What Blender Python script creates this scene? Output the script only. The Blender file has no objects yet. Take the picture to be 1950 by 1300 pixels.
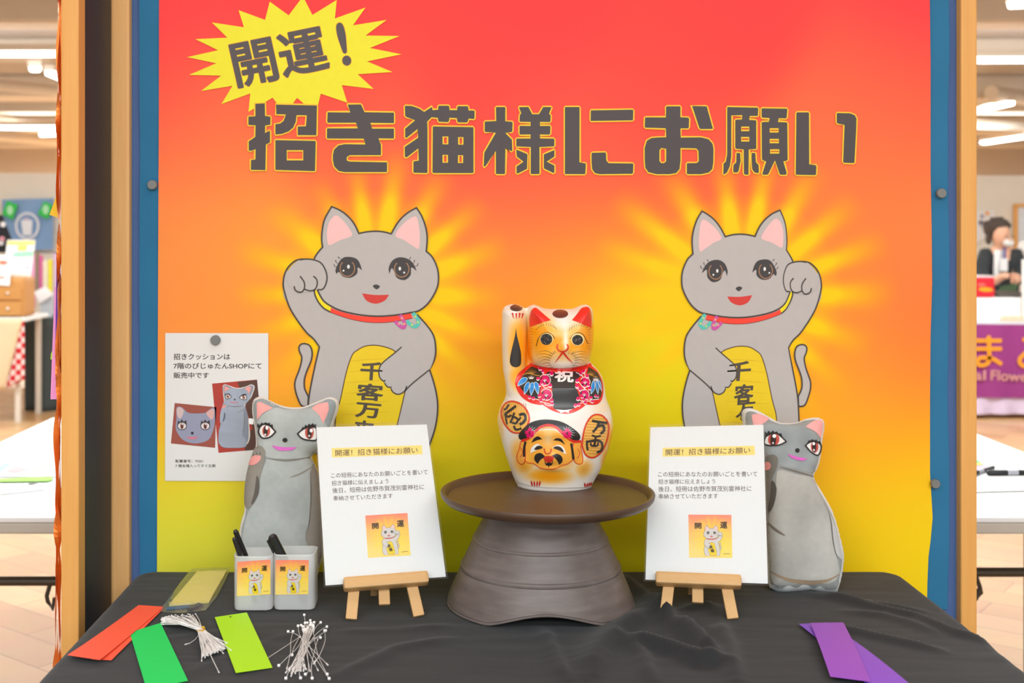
import bpy, bmesh, math, random
import numpy as np
from mathutils import Vector as V, Matrix, noise as mnoise
from mathutils.geometry import delaunay_2d_cdt
from mathutils.bvhtree import BVHTree

random.seed(7)
scn = bpy.context.scene
C = scn.collection

# ------------------------------------------------------------------ camera
F, CX, CY, H, T = 2350.0, 866.0, 441.0, 1.365, 0.70     # focal (px), vanishing point, eye height, table height
cam = bpy.data.cameras.new('camera')
cam.sensor_fit = 'HORIZONTAL'; cam.sensor_width = 36.0
cam.lens = F / 1950 * 36
cam.shift_x = (975 - CX) / 1950
cam.shift_y = -(650 - CY) / 1950
cam.clip_start = 0.05; cam.clip_end = 100
cam.dof.use_dof = True; cam.dof.focus_distance = 2.22; cam.dof.aperture_fstop = 4.5
camo = bpy.data.objects.new('camera', cam); C.objects.link(camo)
camo.location = (0, 0, H); camo.rotation_euler = (math.pi / 2, 0, 0)
scn.camera = camo

# ------------------------------------------------------------------ world, lamps, exposure
scn.view_settings.view_transform = 'Standard'; scn.view_settings.look = 'None'
scn.view_settings.gamma = 1.0; scn.view_settings.use_curve_mapping = False
scn.view_settings.exposure = 0.22
w = bpy.data.worlds.new('hall_air'); scn.world = w; w.use_nodes = True
w.node_tree.nodes['Background'].inputs[0].default_value = (0.80, 0.92, 1.0, 1)
w.node_tree.nodes['Background'].inputs[1].default_value = 0.7

def lamp(name, x, y, z, sx, sy, power, col=(0.86, 0.95, 1.0), aim=None):
    l = bpy.data.lights.new(name, 'AREA'); l.shape = 'RECTANGLE'; l.size = sx; l.size_y = sy
    l.energy = power; l.color = col
    o = bpy.data.objects.new(name, l); C.objects.link(o); o.location = (x, y, z)
    if aim is not None:
        o.rotation_euler = (V(aim) - V((x, y, z))).to_track_quat('-Z', 'Y').to_euler()
    return o
lamp('ceiling_lamp_glow', -0.4, 1.75, 2.84, 5.0, 0.4, 16)
lamp('ceiling_lamp_glow', 0.4, -0.9, 2.84, 6.0, 0.8, 145)
lamp('ceiling_lamp_glow', 0.0, -3.2, 2.84, 6.0, 0.8, 225)
lamp('ceiling_lamp_glow', 0.0, 4.2, 2.84, 7.0, 0.25, 105)
lamp('ceiling_lamp_glow', 0.0, 7.2, 2.6, 12.0, 0.25, 300)
lamp('ceiling_lamp_glow', 0.0, 12.0, 2.6, 14.0, 0.25, 330)
lamp('ceiling_fill_light', 0.0, 9.0, 2.45, 14.0, 0.3, 75, aim=(0, 9.0, 3))  # two upward fill lights added to brighten the dull ceiling
lamp('ceiling_fill_light', 0.0, 14.5, 2.45, 14.0, 0.3, 90, aim=(0, 14.5, 3))
lamp('ceiling_lamp_glow', 0.0, 17.8, 2.6, 14.0, 0.25, 1000)  # extra area light added to lift the dark back wall

# ------------------------------------------------------------------ colour and materials
def lin(c):
    c = c / 255.0
    return c / 12.92 if c <= 0.04045 else ((c + 0.055) / 1.055) ** 2.4
def rgb(c): return tuple(lin(v) for v in c)

def nodes(name):
    m = bpy.data.materials.new(name); m.use_nodes = True
    nt = m.node_tree
    return m, nt, nt.nodes, nt.links, nt.nodes['Principled BSDF']

def mat(name, col, rough=0.6, metal=0.0, var=0.05, scale=30.0, bump=0.0, bscale=200.0, stretch=(1, 1, 1), col2=None, spec=0.5, sheen=0.0, coat=0.0):
    m, nt, N, Lk, b = nodes(name)
    a = rgb(col)
    c1 = tuple(v * (1 - var) for v in a); c2 = tuple(min(1, v * (1 + var)) for v in a) if col2 is None else rgb(col2)
    tc = N.new('ShaderNodeTexCoord'); mp = N.new('ShaderNodeMapping'); mp.inputs['Scale'].default_value = stretch
    nz = N.new('ShaderNodeTexNoise'); nz.inputs['Scale'].default_value = scale; nz.inputs['Detail'].default_value = 4
    mx = N.new('ShaderNodeMix'); mx.data_type = 'RGBA'
    mx.inputs[6].default_value = (*c1, 1); mx.inputs[7].default_value = (*c2, 1)
    Lk.new(tc.outputs['Object'], mp.inputs[0]); Lk.new(mp.outputs[0], nz.inputs['Vector'])
    Lk.new(nz.outputs['Fac'], mx.inputs[0]); Lk.new(mx.outputs[2], b.inputs['Base Color'])
    b.inputs['Roughness'].default_value = rough; b.inputs['Metallic'].default_value = metal
    b.inputs['Specular IOR Level'].default_value = spec
    if coat: b.inputs['Coat Weight'].default_value = coat; b.inputs['Coat Roughness'].default_value = 0.15
    if sheen: b.inputs['Sheen Weight'].default_value = sheen
    if bump:
        n2 = N.new('ShaderNodeTexNoise'); n2.inputs['Scale'].default_value = bscale; n2.inputs['Detail'].default_value = 3
        bp = N.new('ShaderNodeBump'); bp.inputs['Strength'].default_value = bump; bp.inputs['Distance'].default_value = 0.002
        Lk.new(mp.outputs[0], n2.inputs['Vector']); Lk.new(n2.outputs['Fac'], bp.inputs['Height']); Lk.new(bp.outputs[0], b.inputs['Normal'])
    return m

def wood(name, ca, cb, scale=14, axis='Z', rough=0.5, coat=0.0):
    st = {'Z': (9, 9, 0.5), 'X': (0.5, 9, 9), 'Y': (9, 0.5, 9)}[axis]
    m = mat(name, ca, rough, col2=cb, scale=scale, stretch=st, bump=0.15, bscale=scale * 3, coat=coat)
    return m

def ink(name, rough=0.55, var=0.04, scale=60, spec=0.4, bump=0.0, sheen=0.0):
    """printed or painted surface: the colour of each printed shape is stored with its faces"""
    m, nt, N, Lk, b = nodes(name)
    at_ = N.new('ShaderNodeAttribute'); at_.attribute_name = 'Col'
    tc = N.new('ShaderNodeTexCoord'); nz = N.new('ShaderNodeTexNoise'); nz.inputs['Scale'].default_value = scale; nz.inputs['Detail'].default_value = 4
    mr = N.new('ShaderNodeMapRange'); mr.inputs['To Min'].default_value = 1 - var; mr.inputs['To Max'].default_value = 1 + var
    mx = N.new('ShaderNodeVectorMath'); mx.operation = 'SCALE'
    Lk.new(tc.outputs['Object'], nz.inputs['Vector']); Lk.new(nz.outputs['Fac'], mr.inputs['Value'])
    Lk.new(at_.outputs['Color'], mx.inputs[0]); Lk.new(mr.outputs[0], mx.inputs['Scale'])
    Lk.new(mx.outputs[0], b.inputs['Base Color'])
    b.inputs['Roughness'].default_value = rough; b.inputs['Specular IOR Level'].default_value = spec
    if sheen: b.inputs['Sheen Weight'].default_value = sheen
    if bump:
        bp = N.new('ShaderNodeBump'); bp.inputs['Strength'].default_value = bump; bp.inputs['Distance'].default_value = 0.002
        Lk.new(nz.outputs['Fac'], bp.inputs['Height']); Lk.new(bp.outputs[0], b.inputs['Normal'])
    return m

def clear(name, col=(240, 245, 245), haze=0.12, rough=0.08, thru=.5, gl0=.03, hv=.3):
    """thin plastic film: mostly see-through, with gloss and a little haze"""
    m, nt, N, Lk, b = nodes(name)
    N.remove(b); out = N['Material Output']
    tr = N.new('ShaderNodeBsdfTransparent'); gl = N.new('ShaderNodeBsdfGlossy'); gl.inputs['Roughness'].default_value = rough
    tr.inputs[0].default_value = (*rgb(col), 1)
    df = N.new('ShaderNodeBsdfDiffuse'); df.inputs[0].default_value = (*rgb(col), 1)
    tl = N.new('ShaderNodeBsdfTranslucent'); tl.inputs[0].default_value = (*rgb(col), 1)
    dm = N.new('ShaderNodeMixShader'); dm.inputs[0].default_value = thru
    Lk.new(df.outputs[0], dm.inputs[1]); Lk.new(tl.outputs[0], dm.inputs[2])
    m1 = N.new('ShaderNodeMixShader'); nz = N.new('ShaderNodeTexNoise'); nz.inputs['Scale'].default_value = 40
    mr = N.new('ShaderNodeMapRange'); mr.inputs['To Min'].default_value = haze * (1 - hv); mr.inputs['To Max'].default_value = haze * (1 + hv)
    Lk.new(nz.outputs['Fac'], mr.inputs['Value']); Lk.new(mr.outputs[0], m1.inputs[0])
    Lk.new(tr.outputs[0], m1.inputs[1]); Lk.new(dm.outputs[0], m1.inputs[2])
    lw = N.new('ShaderNodeLayerWeight'); lw.inputs[0].default_value = .5
    pw = N.new('ShaderNodeMath'); pw.operation = 'POWER'; pw.inputs[1].default_value = 3.5; Lk.new(lw.outputs['Facing'], pw.inputs[0])
    fr = N.new('ShaderNodeMapRange'); fr.inputs['To Min'].default_value = gl0; fr.inputs['To Max'].default_value = .6; Lk.new(pw.outputs[0], fr.inputs['Value'])
    m2 = N.new('ShaderNodeMixShader'); Lk.new(fr.outputs[0], m2.inputs[0]); Lk.new(m1.outputs[0], m2.inputs[1]); Lk.new(gl.outputs[0], m2.inputs[2])
    Lk.new(m2.outputs[0], out.inputs[0])
    return m

def glow(name, col, strength):
    m, nt, N, Lk, b = nodes(name)
    b.inputs['Emission Color'].default_value = (*rgb(col), 1); b.inputs['Emission Strength'].default_value = strength
    return m

# ------------------------------------------------------------------ places
def at(px, py, Y): return V(((px - CX) / F * Y, Y, H - (py - CY) / F * Y))
def ground(px, py, z=T): return at(px, py, (H - z) * F / (py - CY))
EYE = V((0, 0, H))
def ray(px, py): return V(((px - CX) / F, 1.0, -(py - CY) / F))
def onplane(px, py, P, N):
    d = ray(px, py); return EYE + d * ((P - EYE).dot(N) / d.dot(N))
def zc(ox, oy, s):
    """turn points read off an enlarged crop into picture points"""
    def f(pts):
        return [(ox + p[0] / s, oy + p[1] / s) + tuple(p[2:]) for p in pts]
    return f

# ------------------------------------------------------------------ objects
def tag(o, label, cat, group=None, kind=None):
    if label: o['label'] = label
    if cat: o['category'] = cat
    if group: o['group'] = group
    if kind: o['kind'] = kind
    return o
def thing(name, label, cat, loc=(0, 0, 0), group=None):
    o = bpy.data.objects.new(name, None); C.objects.link(o); o.location = loc
    o.empty_display_size = 0.05
    return tag(o, label, cat, group)
def attach(o, parent):
    if parent is not None:
        o.parent = parent
        M = Matrix.Translation(parent.location)
        p = parent.parent
        while p is not None:
            p = p.parent
        o.matrix_parent_inverse = Matrix.Identity(4) if parent.type != 'EMPTY' else M.inverted()
    return o
def from_mesh(name, me, m, parent=None, smooth=False):
    me.name = name
    if m is not None and len(me.materials) == 0: me.materials.append(m)
    if smooth: me.polygons.foreach_set('use_smooth', [True] * len(me.polygons))
    o = bpy.data.objects.new(name, me); C.objects.link(o)
    return attach(o, parent)
def struct(o): o['kind'] = 'structure'; return o

class MB:
    """collects shapes for ONE mesh object"""
    def __init__(s): s.v = []; s.f = []
    def add(s, vs, fs):
        n = len(s.v); s.v += [V(p) for p in vs]; s.f += [[i + n for i in f] for f in fs]; return s
    def box(s, x0, x1, y0, y1, z0, z1): return s.obox(V(((x0 + x1) / 2, (y0 + y1) / 2, (z0 + z1) / 2)), V((1, 0, 0)), V((0, 1, 0)), V((0, 0, 1)), x1 - x0, y1 - y0, z1 - z0)
    def obox(s, c, u, v, w_, su, sv, sw, b=None):
        """box with softened edges"""
        b = min(su, sv, sw) * 0.12 if b is None else b
        bm = bmesh.new()
        for i in (-1, 1):
            for j in (-1, 1):
                for k in (-1, 1):
                    bm.verts.new(c + u * (i * su / 2) + v * (j * sv / 2) + w_ * (k * sw / 2))
        bm.verts.ensure_lookup_table(); q = bm.verts
        for f in ((0, 1, 3, 2), (4, 6, 7, 5), (0, 4, 5, 1), (2, 3, 7, 6), (0, 2, 6, 4), (1, 5, 7, 3)): bm.faces.new([q[i] for i in f])
        if b > 0: bmesh.ops.bevel(bm, geom=list(bm.edges), offset=b, segments=2, affect='EDGES', profile=0.6)
        bmesh.ops.recalc_face_normals(bm, faces=bm.faces)
        bm.verts.index_update()
        s.add([x.co.copy() for x in bm.verts], [[x.index for x in f.verts] for f in bm.faces]); bm.free(); return s
    def tube(s, pts, rad, seg=10, cap=True):
        pts = [V(p) for p in pts]; n = len(pts)
        r = rad if isinstance(rad, (list, tuple)) else [rad] * n
        vs, fs = [], []
        up = None
        for i, p in enumerate(pts):
            t = (pts[min(i + 1, n - 1)] - pts[max(i - 1, 0)]).normalized()
            if up is None: up = V((0, 0, 1)) if abs(t.z) < 0.9 else V((1, 0, 0))
            a = t.cross(up)
            if a.length < 1e-6: a = t.orthogonal()
            a.normalize(); bb = a.cross(t).normalized(); up = bb
            for k in range(seg):
                an = 2 * math.pi * k / seg
                vs.append(p + (a * math.cos(an) + bb * math.sin(an)) * r[i])
        for i in range(n - 1):
            for k in range(seg):
                k2 = (k + 1) % seg
                fs.append([i * seg + k, i * seg + k2, (i + 1) * seg + k2, (i + 1) * seg + k])
        if cap: fs.append(list(range(seg))[::-1]); fs.append([(n - 1) * seg + k for k in range(seg)])
        return s.add(vs, fs)
    def lathe(s, prof, c, seg=64, rfun=None):
        """prof: (radius, z); rfun(angle, r, z) may move a ring point"""
        vs, fs = [], []
        for r, z in prof:
            for k in range(seg):
                an = 2 * math.pi * k / seg; rr, zz = (r, z) if rfun is None else rfun(an, r, z)
                vs.append(V((c[0] + rr * math.cos(an), c[1] + rr * math.sin(an), zz)))
        for i in range(len(prof) - 1):
            for k in range(seg):
                k2 = (k + 1) % seg
                fs.append([i * seg + k, i * seg + k2, (i + 1) * seg + k2, (i + 1) * seg + k])
        return s.add(vs, fs)
    def ball(s, c, rx, ry, rz, seg=12, rings=8):
        prof = [(max(1e-4, math.sin(math.pi * i / rings)), -math.cos(math.pi * i / rings)) for i in range(rings + 1)]
        vs, fs = [], []
        for r, z in prof:
            for k in range(seg):
                an = 2 * math.pi * k / seg
                vs.append(V((c[0] + rx * r * math.cos(an), c[1] + ry * r * math.sin(an), c[2] + rz * z)))
        for i in range(rings):
            for k in range(seg):
                k2 = (k + 1) % seg
                fs.append([i * seg + k, i * seg + k2, (i + 1) * seg + k2, (i + 1) * seg + k])
        return s.add(vs, fs)
    def slab(s, pts, off):
        """closed outline of points pushed by vector off: a plate with thickness"""
        n = len(pts); vs = [V(p) for p in pts] + [V(p) + off for p in pts]
        fs = [list(range(n)), [i + n for i in range(n)][::-1]] + [[i, i + n, (i + 1) % n + n, (i + 1) % n] for i in range(n)]
        return s.add(vs, fs)
    def sheet(s, fn, nu, nv):
        vs = [fn(i / nu, j / nv) for j in range(nv + 1) for i in range(nu + 1)]
        fs = [[j * (nu + 1) + i, j * (nu + 1) + i + 1, (j + 1) * (nu + 1) + i + 1, (j + 1) * (nu + 1) + i] for j in range(nv) for i in range(nu)]
        return s.add(vs, fs)
    def build(s, name, m, parent=None, smooth=False, fix=True):
        me = bpy.data.meshes.new(name); me.from_pydata([tuple(p) for p in s.v], [], s.f)
        if fix:
            bm = bmesh.new(); bm.from_mesh(me); bmesh.ops.remove_doubles(bm, verts=bm.verts, dist=1e-6)
            bmesh.ops.recalc_face_normals(bm, faces=bm.faces); bm.to_mesh(me); bm.free()
        o = from_mesh(name, me, m, parent, smooth)
        if smooth:
            try: me.set_sharp_from_angle(angle=math.radians(42))
            except Exception: pass
        return o

# ------------------------------------------------------------------ flat drawing (print, paint, lettering)
def sm(pts, closed=True, n=5):
    """smooth curve through points; a point with a third value is a corner"""
    out = []; N = len(pts); rng = range(N if closed else N - 1)
    def g(i): return pts[i % N] if closed else pts[max(0, min(N - 1, i))]
    for i in rng:
        p1, p2 = g(i), g(i + 1)
        p0 = g(i - 1) if len(p1) < 3 else p1
        p3 = g(i + 2) if len(p2) < 3 else p2
        for k in range(n):
            t = k / n; t2 = t * t; t3 = t2 * t
            out.append(tuple(0.5 * (2 * p1[a] + (p2[a] - p0[a]) * t + (2 * p0[a] - 5 * p1[a] + 4 * p2[a] - p3[a]) * t2 + (3 * p1[a] - p0[a] - 3 * p2[a] + p3[a]) * t3) for a in (0, 1)))
    if not closed: out.append(tuple(pts[-1][:2]))
    return out

def inside(P, loops):
    P = np.asarray(P, float); res = np.zeros(len(P), bool)
    for lp in loops:
        A = np.asarray(lp, float); B = np.roll(A, -1, 0)
        for a, b in zip(A, B):
            c = (a[1] > P[:, 1]) != (b[1] > P[:, 1])
            if not c.any(): continue
            with np.errstate(divide='ignore', invalid='ignore'):
                xi = (b[0] - a[0]) * (P[:, 1] - a[1]) / (b[1] - a[1]) + a[0]
            res ^= c & (P[:, 0] < xi)
    return res
def edge_dist(P, lp):
    P = np.asarray(P, float); A = np.asarray(lp, float); B = np.roll(A, -1, 0); d = np.full(len(P), 1e9)
    for a, b in zip(A, B):
        ab = b - a; t = np.clip(((P - a) @ ab) / max(1e-12, ab @ ab), 0, 1)
        d = np.minimum(d, np.linalg.norm(P - (a + t[:, None] * ab), axis=1))
    return d
def densify(lp, step):
    out = []; n = len(lp)
    for i in range(n):
        a, b = lp[i], lp[(i + 1) % n]; L = math.hypot(b[0] - a[0], b[1] - a[1]); k = max(1, int(math.ceil(L / step)))
        out += [(a[0] + (b[0] - a[0]) * j / k, a[1] + (b[1] - a[1]) * j / k) for j in range(k)]
    return out
def clean(lp):
    out = []
    for p in lp:
        if not out or abs(p[0] - out[-1][0]) + abs(p[1] - out[-1][1]) > 1e-4: out.append((p[0], p[1]))
    if len(out) > 2 and abs(out[0][0] - out[-1][0]) + abs(out[0][1] - out[-1][1]) < 1e-4: out.pop()
    return out
def triangulate(loops, step=None):
    loops = [clean(l) for l in loops]
    if step: loops = [densify(l, step) for l in loops]
    pts, ed = [], []
    for l in loops:
        n0 = len(pts); pts += l; ed += [(n0 + i, n0 + (i + 1) % len(l)) for i in range(len(l))]
    if step:
        A = np.asarray(loops[0]); x0, y0 = A.min(0); x1, y1 = A.max(0)
        g = []
        ny = int((y1 - y0) / (step * 0.87)) + 2
        for j in range(ny):
            y = y0 + j * step * 0.87
            for i in range(int((x1 - x0) / step) + 2): g.append((x0 + (i + 0.5 * (j % 2)) * step, y))
        if g:
            g = np.asarray(g); k = inside(g, loops)
            g = g[k]
            if len(g):
                dd = np.min([edge_dist(g, l) for l in loops], axis=0); g = g[dd > step * 0.45]
                pts = pts + [tuple(p) for p in g]
    r = delaunay_2d_cdt([V(p) for p in pts], ed, [], 0, 1e-6)
    vs = [(p.x, p.y) for p in r[0]]; fs = [list(f) for f in r[2]]
    if not fs: return vs, fs
    cen = [(sum(vs[i][0] for i in f) / 3, sum(vs[i][1] for i in f) / 3) for f in fs]
    k = inside(cen, loops)
    return vs, [f for f, q in zip(fs, k) if q]

_tm = {}
def text_mesh(body, bold):
    if (body, bold) not in _tm:
        c = bpy.data.curves.new('lettering', 'FONT'); c.body = body; c.resolution_u = 3
        o = bpy.data.objects.new('lettering', c); C.objects.link(o)
        dg = bpy.context.evaluated_depsgraph_get()
        cv = o.evaluated_get(dg).to_curve(dg); loops = []
        for sp in cv.splines:
            lp = []
            if sp.type == 'BEZIER':
                n = len(sp.bezier_points)
                for i in range(n):
                    p, q = sp.bezier_points[i], sp.bezier_points[(i + 1) % n]; a, b1, b2, d = p.co, p.handle_right, q.handle_left, q.co
                    ch = (d - a).length; bow = abs((b1 - a).cross(d - a).z) + abs((b2 - a).cross(d - a).z)
                    k = 1 if bow < 2e-4 * max(ch, .01) else 4
                    for j in range(k):
                        t = j / k; u = 1 - t; w_ = a * u ** 3 + b1 * (3 * u * u * t) + b2 * (3 * u * t * t) + d * t ** 3; lp.append((w_.x, w_.y))
            else: lp = [(p.co.x, p.co.y) for p in sp.points]
            lp = clean(lp)
            if len(lp) > 2: loops.append(lp)
        o.evaluated_get(dg).to_curve_clear(); bpy.data.objects.remove(o); bpy.data.curves.remove(c)
        # one character at a time keeps the filling small
        boxes = [(min(p[0] for p in l), max(p[0] for p in l)) for l in loops]; order = sorted(range(len(loops)), key=lambda i: boxes[i][0]); groups = []
        for i in order:
            if groups and boxes[i][0] <= groups[-1][1]: groups[-1][0].append(loops[i]); groups[-1][1] = max(groups[-1][1], boxes[i][1])
            else: groups.append([[loops[i]], boxes[i][1]])
        VS, FS = [], []
        for g, _ in groups:
            pts, ed = [], []
            for l in g:
                n0 = len(pts); pts += l; ed += [(n0 + i, n0 + (i + 1) % len(l)) for i in range(len(l))]
            r = delaunay_2d_cdt([V(p) for p in pts], ed, [], 0, 1e-6)
            vs = [(p.x, p.y) for p in r[0]]; fs = [list(f) for f in r[2]]
            cen = np.array([(sum(vs[i][0] for i in f) / 3, sum(vs[i][1] for i in f) / 3) for f in fs])
            wn = np.zeros(len(cen), int)
            for l in g:
                A = np.asarray(l); B = np.roll(A, -1, 0)
                for a, b in zip(A, B):
                    side = (b[0] - a[0]) * (cen[:, 1] - a[1]) - (cen[:, 0] - a[0]) * (b[1] - a[1])
                    wn += ((a[1] <= cen[:, 1]) & (b[1] > cen[:, 1]) & (side > 0)).astype(int) - ((a[1] > cen[:, 1]) & (b[1] <= cen[:, 1]) & (side < 0)).astype(int)
            n0 = len(VS); VS += vs; FS += [[i + n0 for i in f] for f, k in zip(fs, wn) if k != 0]
        _tm[(body, bold)] = (VS, FS, loops)
    return _tm[(body, bold)]

class Art:
    def __init__(s, fn, step=None, xf=None): s.fn = fn; s.step = step; s.v = []; s.f = []; s.c = []; s.xf = xf or (lambda p: p)
    def put(s, vs, fs, col, L):
        """col: one colour, or a function of the picture point"""
        n = len(s.v); used = {}; cl = rgb(col) if not callable(col) else None
        for f in fs:
            idx = []
            for i in f:
                if i not in used:
                    q = s.xf(vs[i]); p = s.fn(q[0], q[1], L)
                    used[i] = None if p is None else len(s.v)
                    if p is not None: s.v.append(p)
                idx.append(used[i])
            if None in idx or len(set(idx)) < 3: continue
            s.f.append(idx); s.c.append([cl if cl else rgb(col(*vs[i][:2])) for i in f])
    def poly(s, pts, col, L=1, holes=(), smooth=True, n=5):
        lp = sm(pts, True, n) if smooth else [p[:2] for p in pts]
        vs, fs = triangulate([lp] + [list(h) for h in holes], s.step)
        s.put(vs, fs, col, L)
    def ell(s, cx, cy, rx, ry, col, L=1, rot=0, n=20):
        cr, sr = math.cos(rot), math.sin(rot)
        pts = [(cx + rx * math.cos(a) * cr - ry * math.sin(a) * sr, cy + rx * math.cos(a) * sr + ry * math.sin(a) * cr) for a in (2 * math.pi * k / n for k in range(n))]
        vs, fs = triangulate([pts], s.step); s.put(vs, fs, col, L)
    def line(s, pts, wd, col, L=2, closed=False, smooth=True, taper=0, n=5):
        """taper 1: thin at both ends, 2: thin at the far end"""
        p = sm(pts, closed, n) if smooth and len(pts) > 2 else [q[:2] for q in pts]
        p = clean(p)
        if s.step:
            q = []
            for a, b in zip(p, p[1:] + ([p[0]] if closed else [])):
                k = max(1, int(math.hypot(b[0] - a[0], b[1] - a[1]) / s.step)); q += [(a[0] + (b[0] - a[0]) * j / k, a[1] + (b[1] - a[1]) * j / k) for j in range(k)]
            if not closed: q.append(p[-1])
            p = q
        N = len(p); vs = []
        for i in range(N):
            a = p[i - 1] if closed or i else p[0]; b = p[(i + 1) % N] if closed or i < N - 1 else p[-1]
            dx, dy = b[0] - a[0], b[1] - a[1]; l = math.hypot(dx, dy) or 1
            k = 1.0
            if 0 < i < N - 1 or closed:
                d1 = (p[i][0] - a[0], p[i][1] - a[1]); d2 = (b[0] - p[i][0], b[1] - p[i][1])
                l1 = math.hypot(*d1) or 1; l2 = math.hypot(*d2) or 1
                cs = (d1[0] * d2[0] + d1[1] * d2[1]) / (l1 * l2); k = min(1.6, 1 / max(0.35, math.sqrt(max(0, (1 + cs) / 2))))
            t = i / max(1, N - 1)
            ww = wd / 2 * k * (1 if not taper else (math.sin(math.pi * (0.06 + 0.88 * t)) if taper == 1 else (1 - 0.85 * t)))
            nx, ny = -dy / l * ww, dx / l * ww
            vs += [(p[i][0] + nx, p[i][1] + ny), (p[i][0] - nx, p[i][1] - ny)]
        fs = [[2 * i, 2 * i + 1, 2 * ((i + 1) % N) + 1, 2 * ((i + 1) % N)] for i in range(N if closed else N - 1)]
        s.put(vs, fs, col, L)
    def text(s, body, bl, br, col, L=2, tl=None, bold=0.0):
        vs, fs, loops = text_mesh(body, 0)
        xs = [p[0] for p in vs]; ys = [p[1] for p in vs]; x0, x1, y0, y1 = min(xs), max(xs), min(ys), max(ys)
        d = (br[0] - bl[0], br[1] - bl[1])
        if tl is None:
            k = (y1 - y0) / (x1 - x0); up = (d[1] * k, -d[0] * k)
        else: up = (tl[0] - bl[0], tl[1] - bl[1])
        x0 -= bold; x1 += bold; y0 -= bold; y1 += bold
        def mp(x, y): return (bl[0] + d[0] * (x - x0) / (x1 - x0) + up[0] * (y - y0) / (y1 - y0), bl[1] + d[1] * (x - x0) / (x1 - x0) + up[1] * (y - y0) / (y1 - y0))
        s.put([mp(*p) for p in vs], fs, col, L)
        if bold:   # thicker strokes: a band along every outline
            for lp in loops:
                n = len(lp)
                for i in range(n):
                    a, b = lp[i], lp[(i + 1) % n]; l = math.hypot(b[0] - a[0], b[1] - a[1]) or 1; ux, uy = (b[0] - a[0]) / l * bold, (b[1] - a[1]) / l * bold
                    e = .55
                    q = [(a[0] - ux * e - uy, a[1] - uy * e + ux), (b[0] + ux * e - uy, b[1] + uy * e + ux), (b[0] + ux * e + uy, b[1] + uy * e - ux), (a[0] - ux * e + uy, a[1] - uy * e - ux)]
                    s.put([mp(*p) for p in q], [[0, 1, 2, 3]], col, L - .25 - .5 * ((i * 37 % 16) / 16))
    def grid(s, quad, nu, nv, col, L=1):
        """quad: tl, tr, br, bl; col(u, v)"""
        tl, tr, br, bl = quad; vs = []; uv = []
        for j in range(nv + 1):
            for i in range(nu + 1):
                u, v = i / nu, j / nv; uv.append((u, v))
                vs.append(tuple((tl[a] * (1 - u) + tr[a] * u) * (1 - v) + (bl[a] * (1 - u) + br[a] * u) * v for a in (0, 1)))
        fs = [[j * (nu + 1) + i, j * (nu + 1) + i + 1, (j + 1) * (nu + 1) + i + 1, (j + 1) * (nu + 1) + i] for j in range(nv) for i in range(nu)]
        for f in fs:
            idx = []
            for i in f:
                q = s.xf(vs[i]); p = s.fn(q[0], q[1], L); s.v.append(p); idx.append(len(s.v) - 1)
            s.f.append(idx); s.c.append([rgb(col(*uv[i])) for i in f])
    def build(s, name, m, parent=None):
        me = bpy.data.meshes.new(name); me.from_pydata([tuple(p) for p in s.v], [], s.f)
        ca = me.color_attributes.new('Col', 'FLOAT_COLOR', 'CORNER')
        # face order is kept, so corners follow the lists
        flat = []
        for p, c in zip(me.polygons, s.c):
            for q in c: flat += [q[0], q[1], q[2], 1.0]
        ca.data.foreach_set('color', flat)
        return from_mesh(name, me, m, parent)

def flat(P, N, off=0.00016):
    N = N.normalized()
    if N.dot(EYE - P) < 0: N = -N
    return lambda px, py, L: onplane(px, py, P, N) + N * (off * L)
def over(o_list, off=0.0003, lift=0.0):
    """drawing that lies on the surface of solid objects"""
    bm = bmesh.new()
    for o in o_list: bm.from_mesh(o.data)
    bv = BVHTree.FromBMesh(bm); bm.free()
    def fn(px, py, L):
        d = ray(px, py).normalized(); h = bv.ray_cast(EYE, d)
        if h[0] is None: return None
        n = h[1] if h[1].dot(d) < 0 else -h[1]
        return h[0] + n * (lift + off * L)
    return fn

def inflate(name, outline, mid, nrm, tfun, step, m, parent=None, cuts=None, colfun=None, back=1.0):
    """puffed solid from an outline in picture points"""
    vs, fs = triangulate([outline], step)
    P = np.asarray(vs); d = edge_dist(P, cuts or outline)
    t = tfun(P, d); n = len(vs)
    fr = [mid(*p) + nrm * float(q) for p, q in zip(vs, t)]; bk = [mid(*p) - nrm * (float(q) * back) for p, q in zip(vs, t)]
    cnt = {}
    for f in fs:
        for a, b in ((f[0], f[1]), (f[1], f[2]), (f[2], f[0])): cnt[(a, b)] = 1
    side = [[a, b, b + n, a + n] for (a, b) in cnt if (b, a) not in cnt]
    me = bpy.data.meshes.new(name)
    me.from_pydata([tuple(p) for p in fr + bk], [], fs + [[i + n for i in f[::-1]] for f in fs] + side)
    if colfun is not None:
        cc = [colfun(*p) for p in vs]; ca = me.color_attributes.new('Col', 'FLOAT_COLOR', 'POINT')
        ca.data.foreach_set('color', [x for q in cc + cc for x in (*rgb(q), 1.0)])
    bm = bmesh.new(); bm.from_mesh(me); bmesh.ops.remove_doubles(bm, verts=bm.verts, dist=2e-5)
    bmesh.ops.recalc_face_normals(bm, faces=bm.faces); bm.to_mesh(me); bm.free()
    return from_mesh(name, me, m, parent, True)
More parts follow.
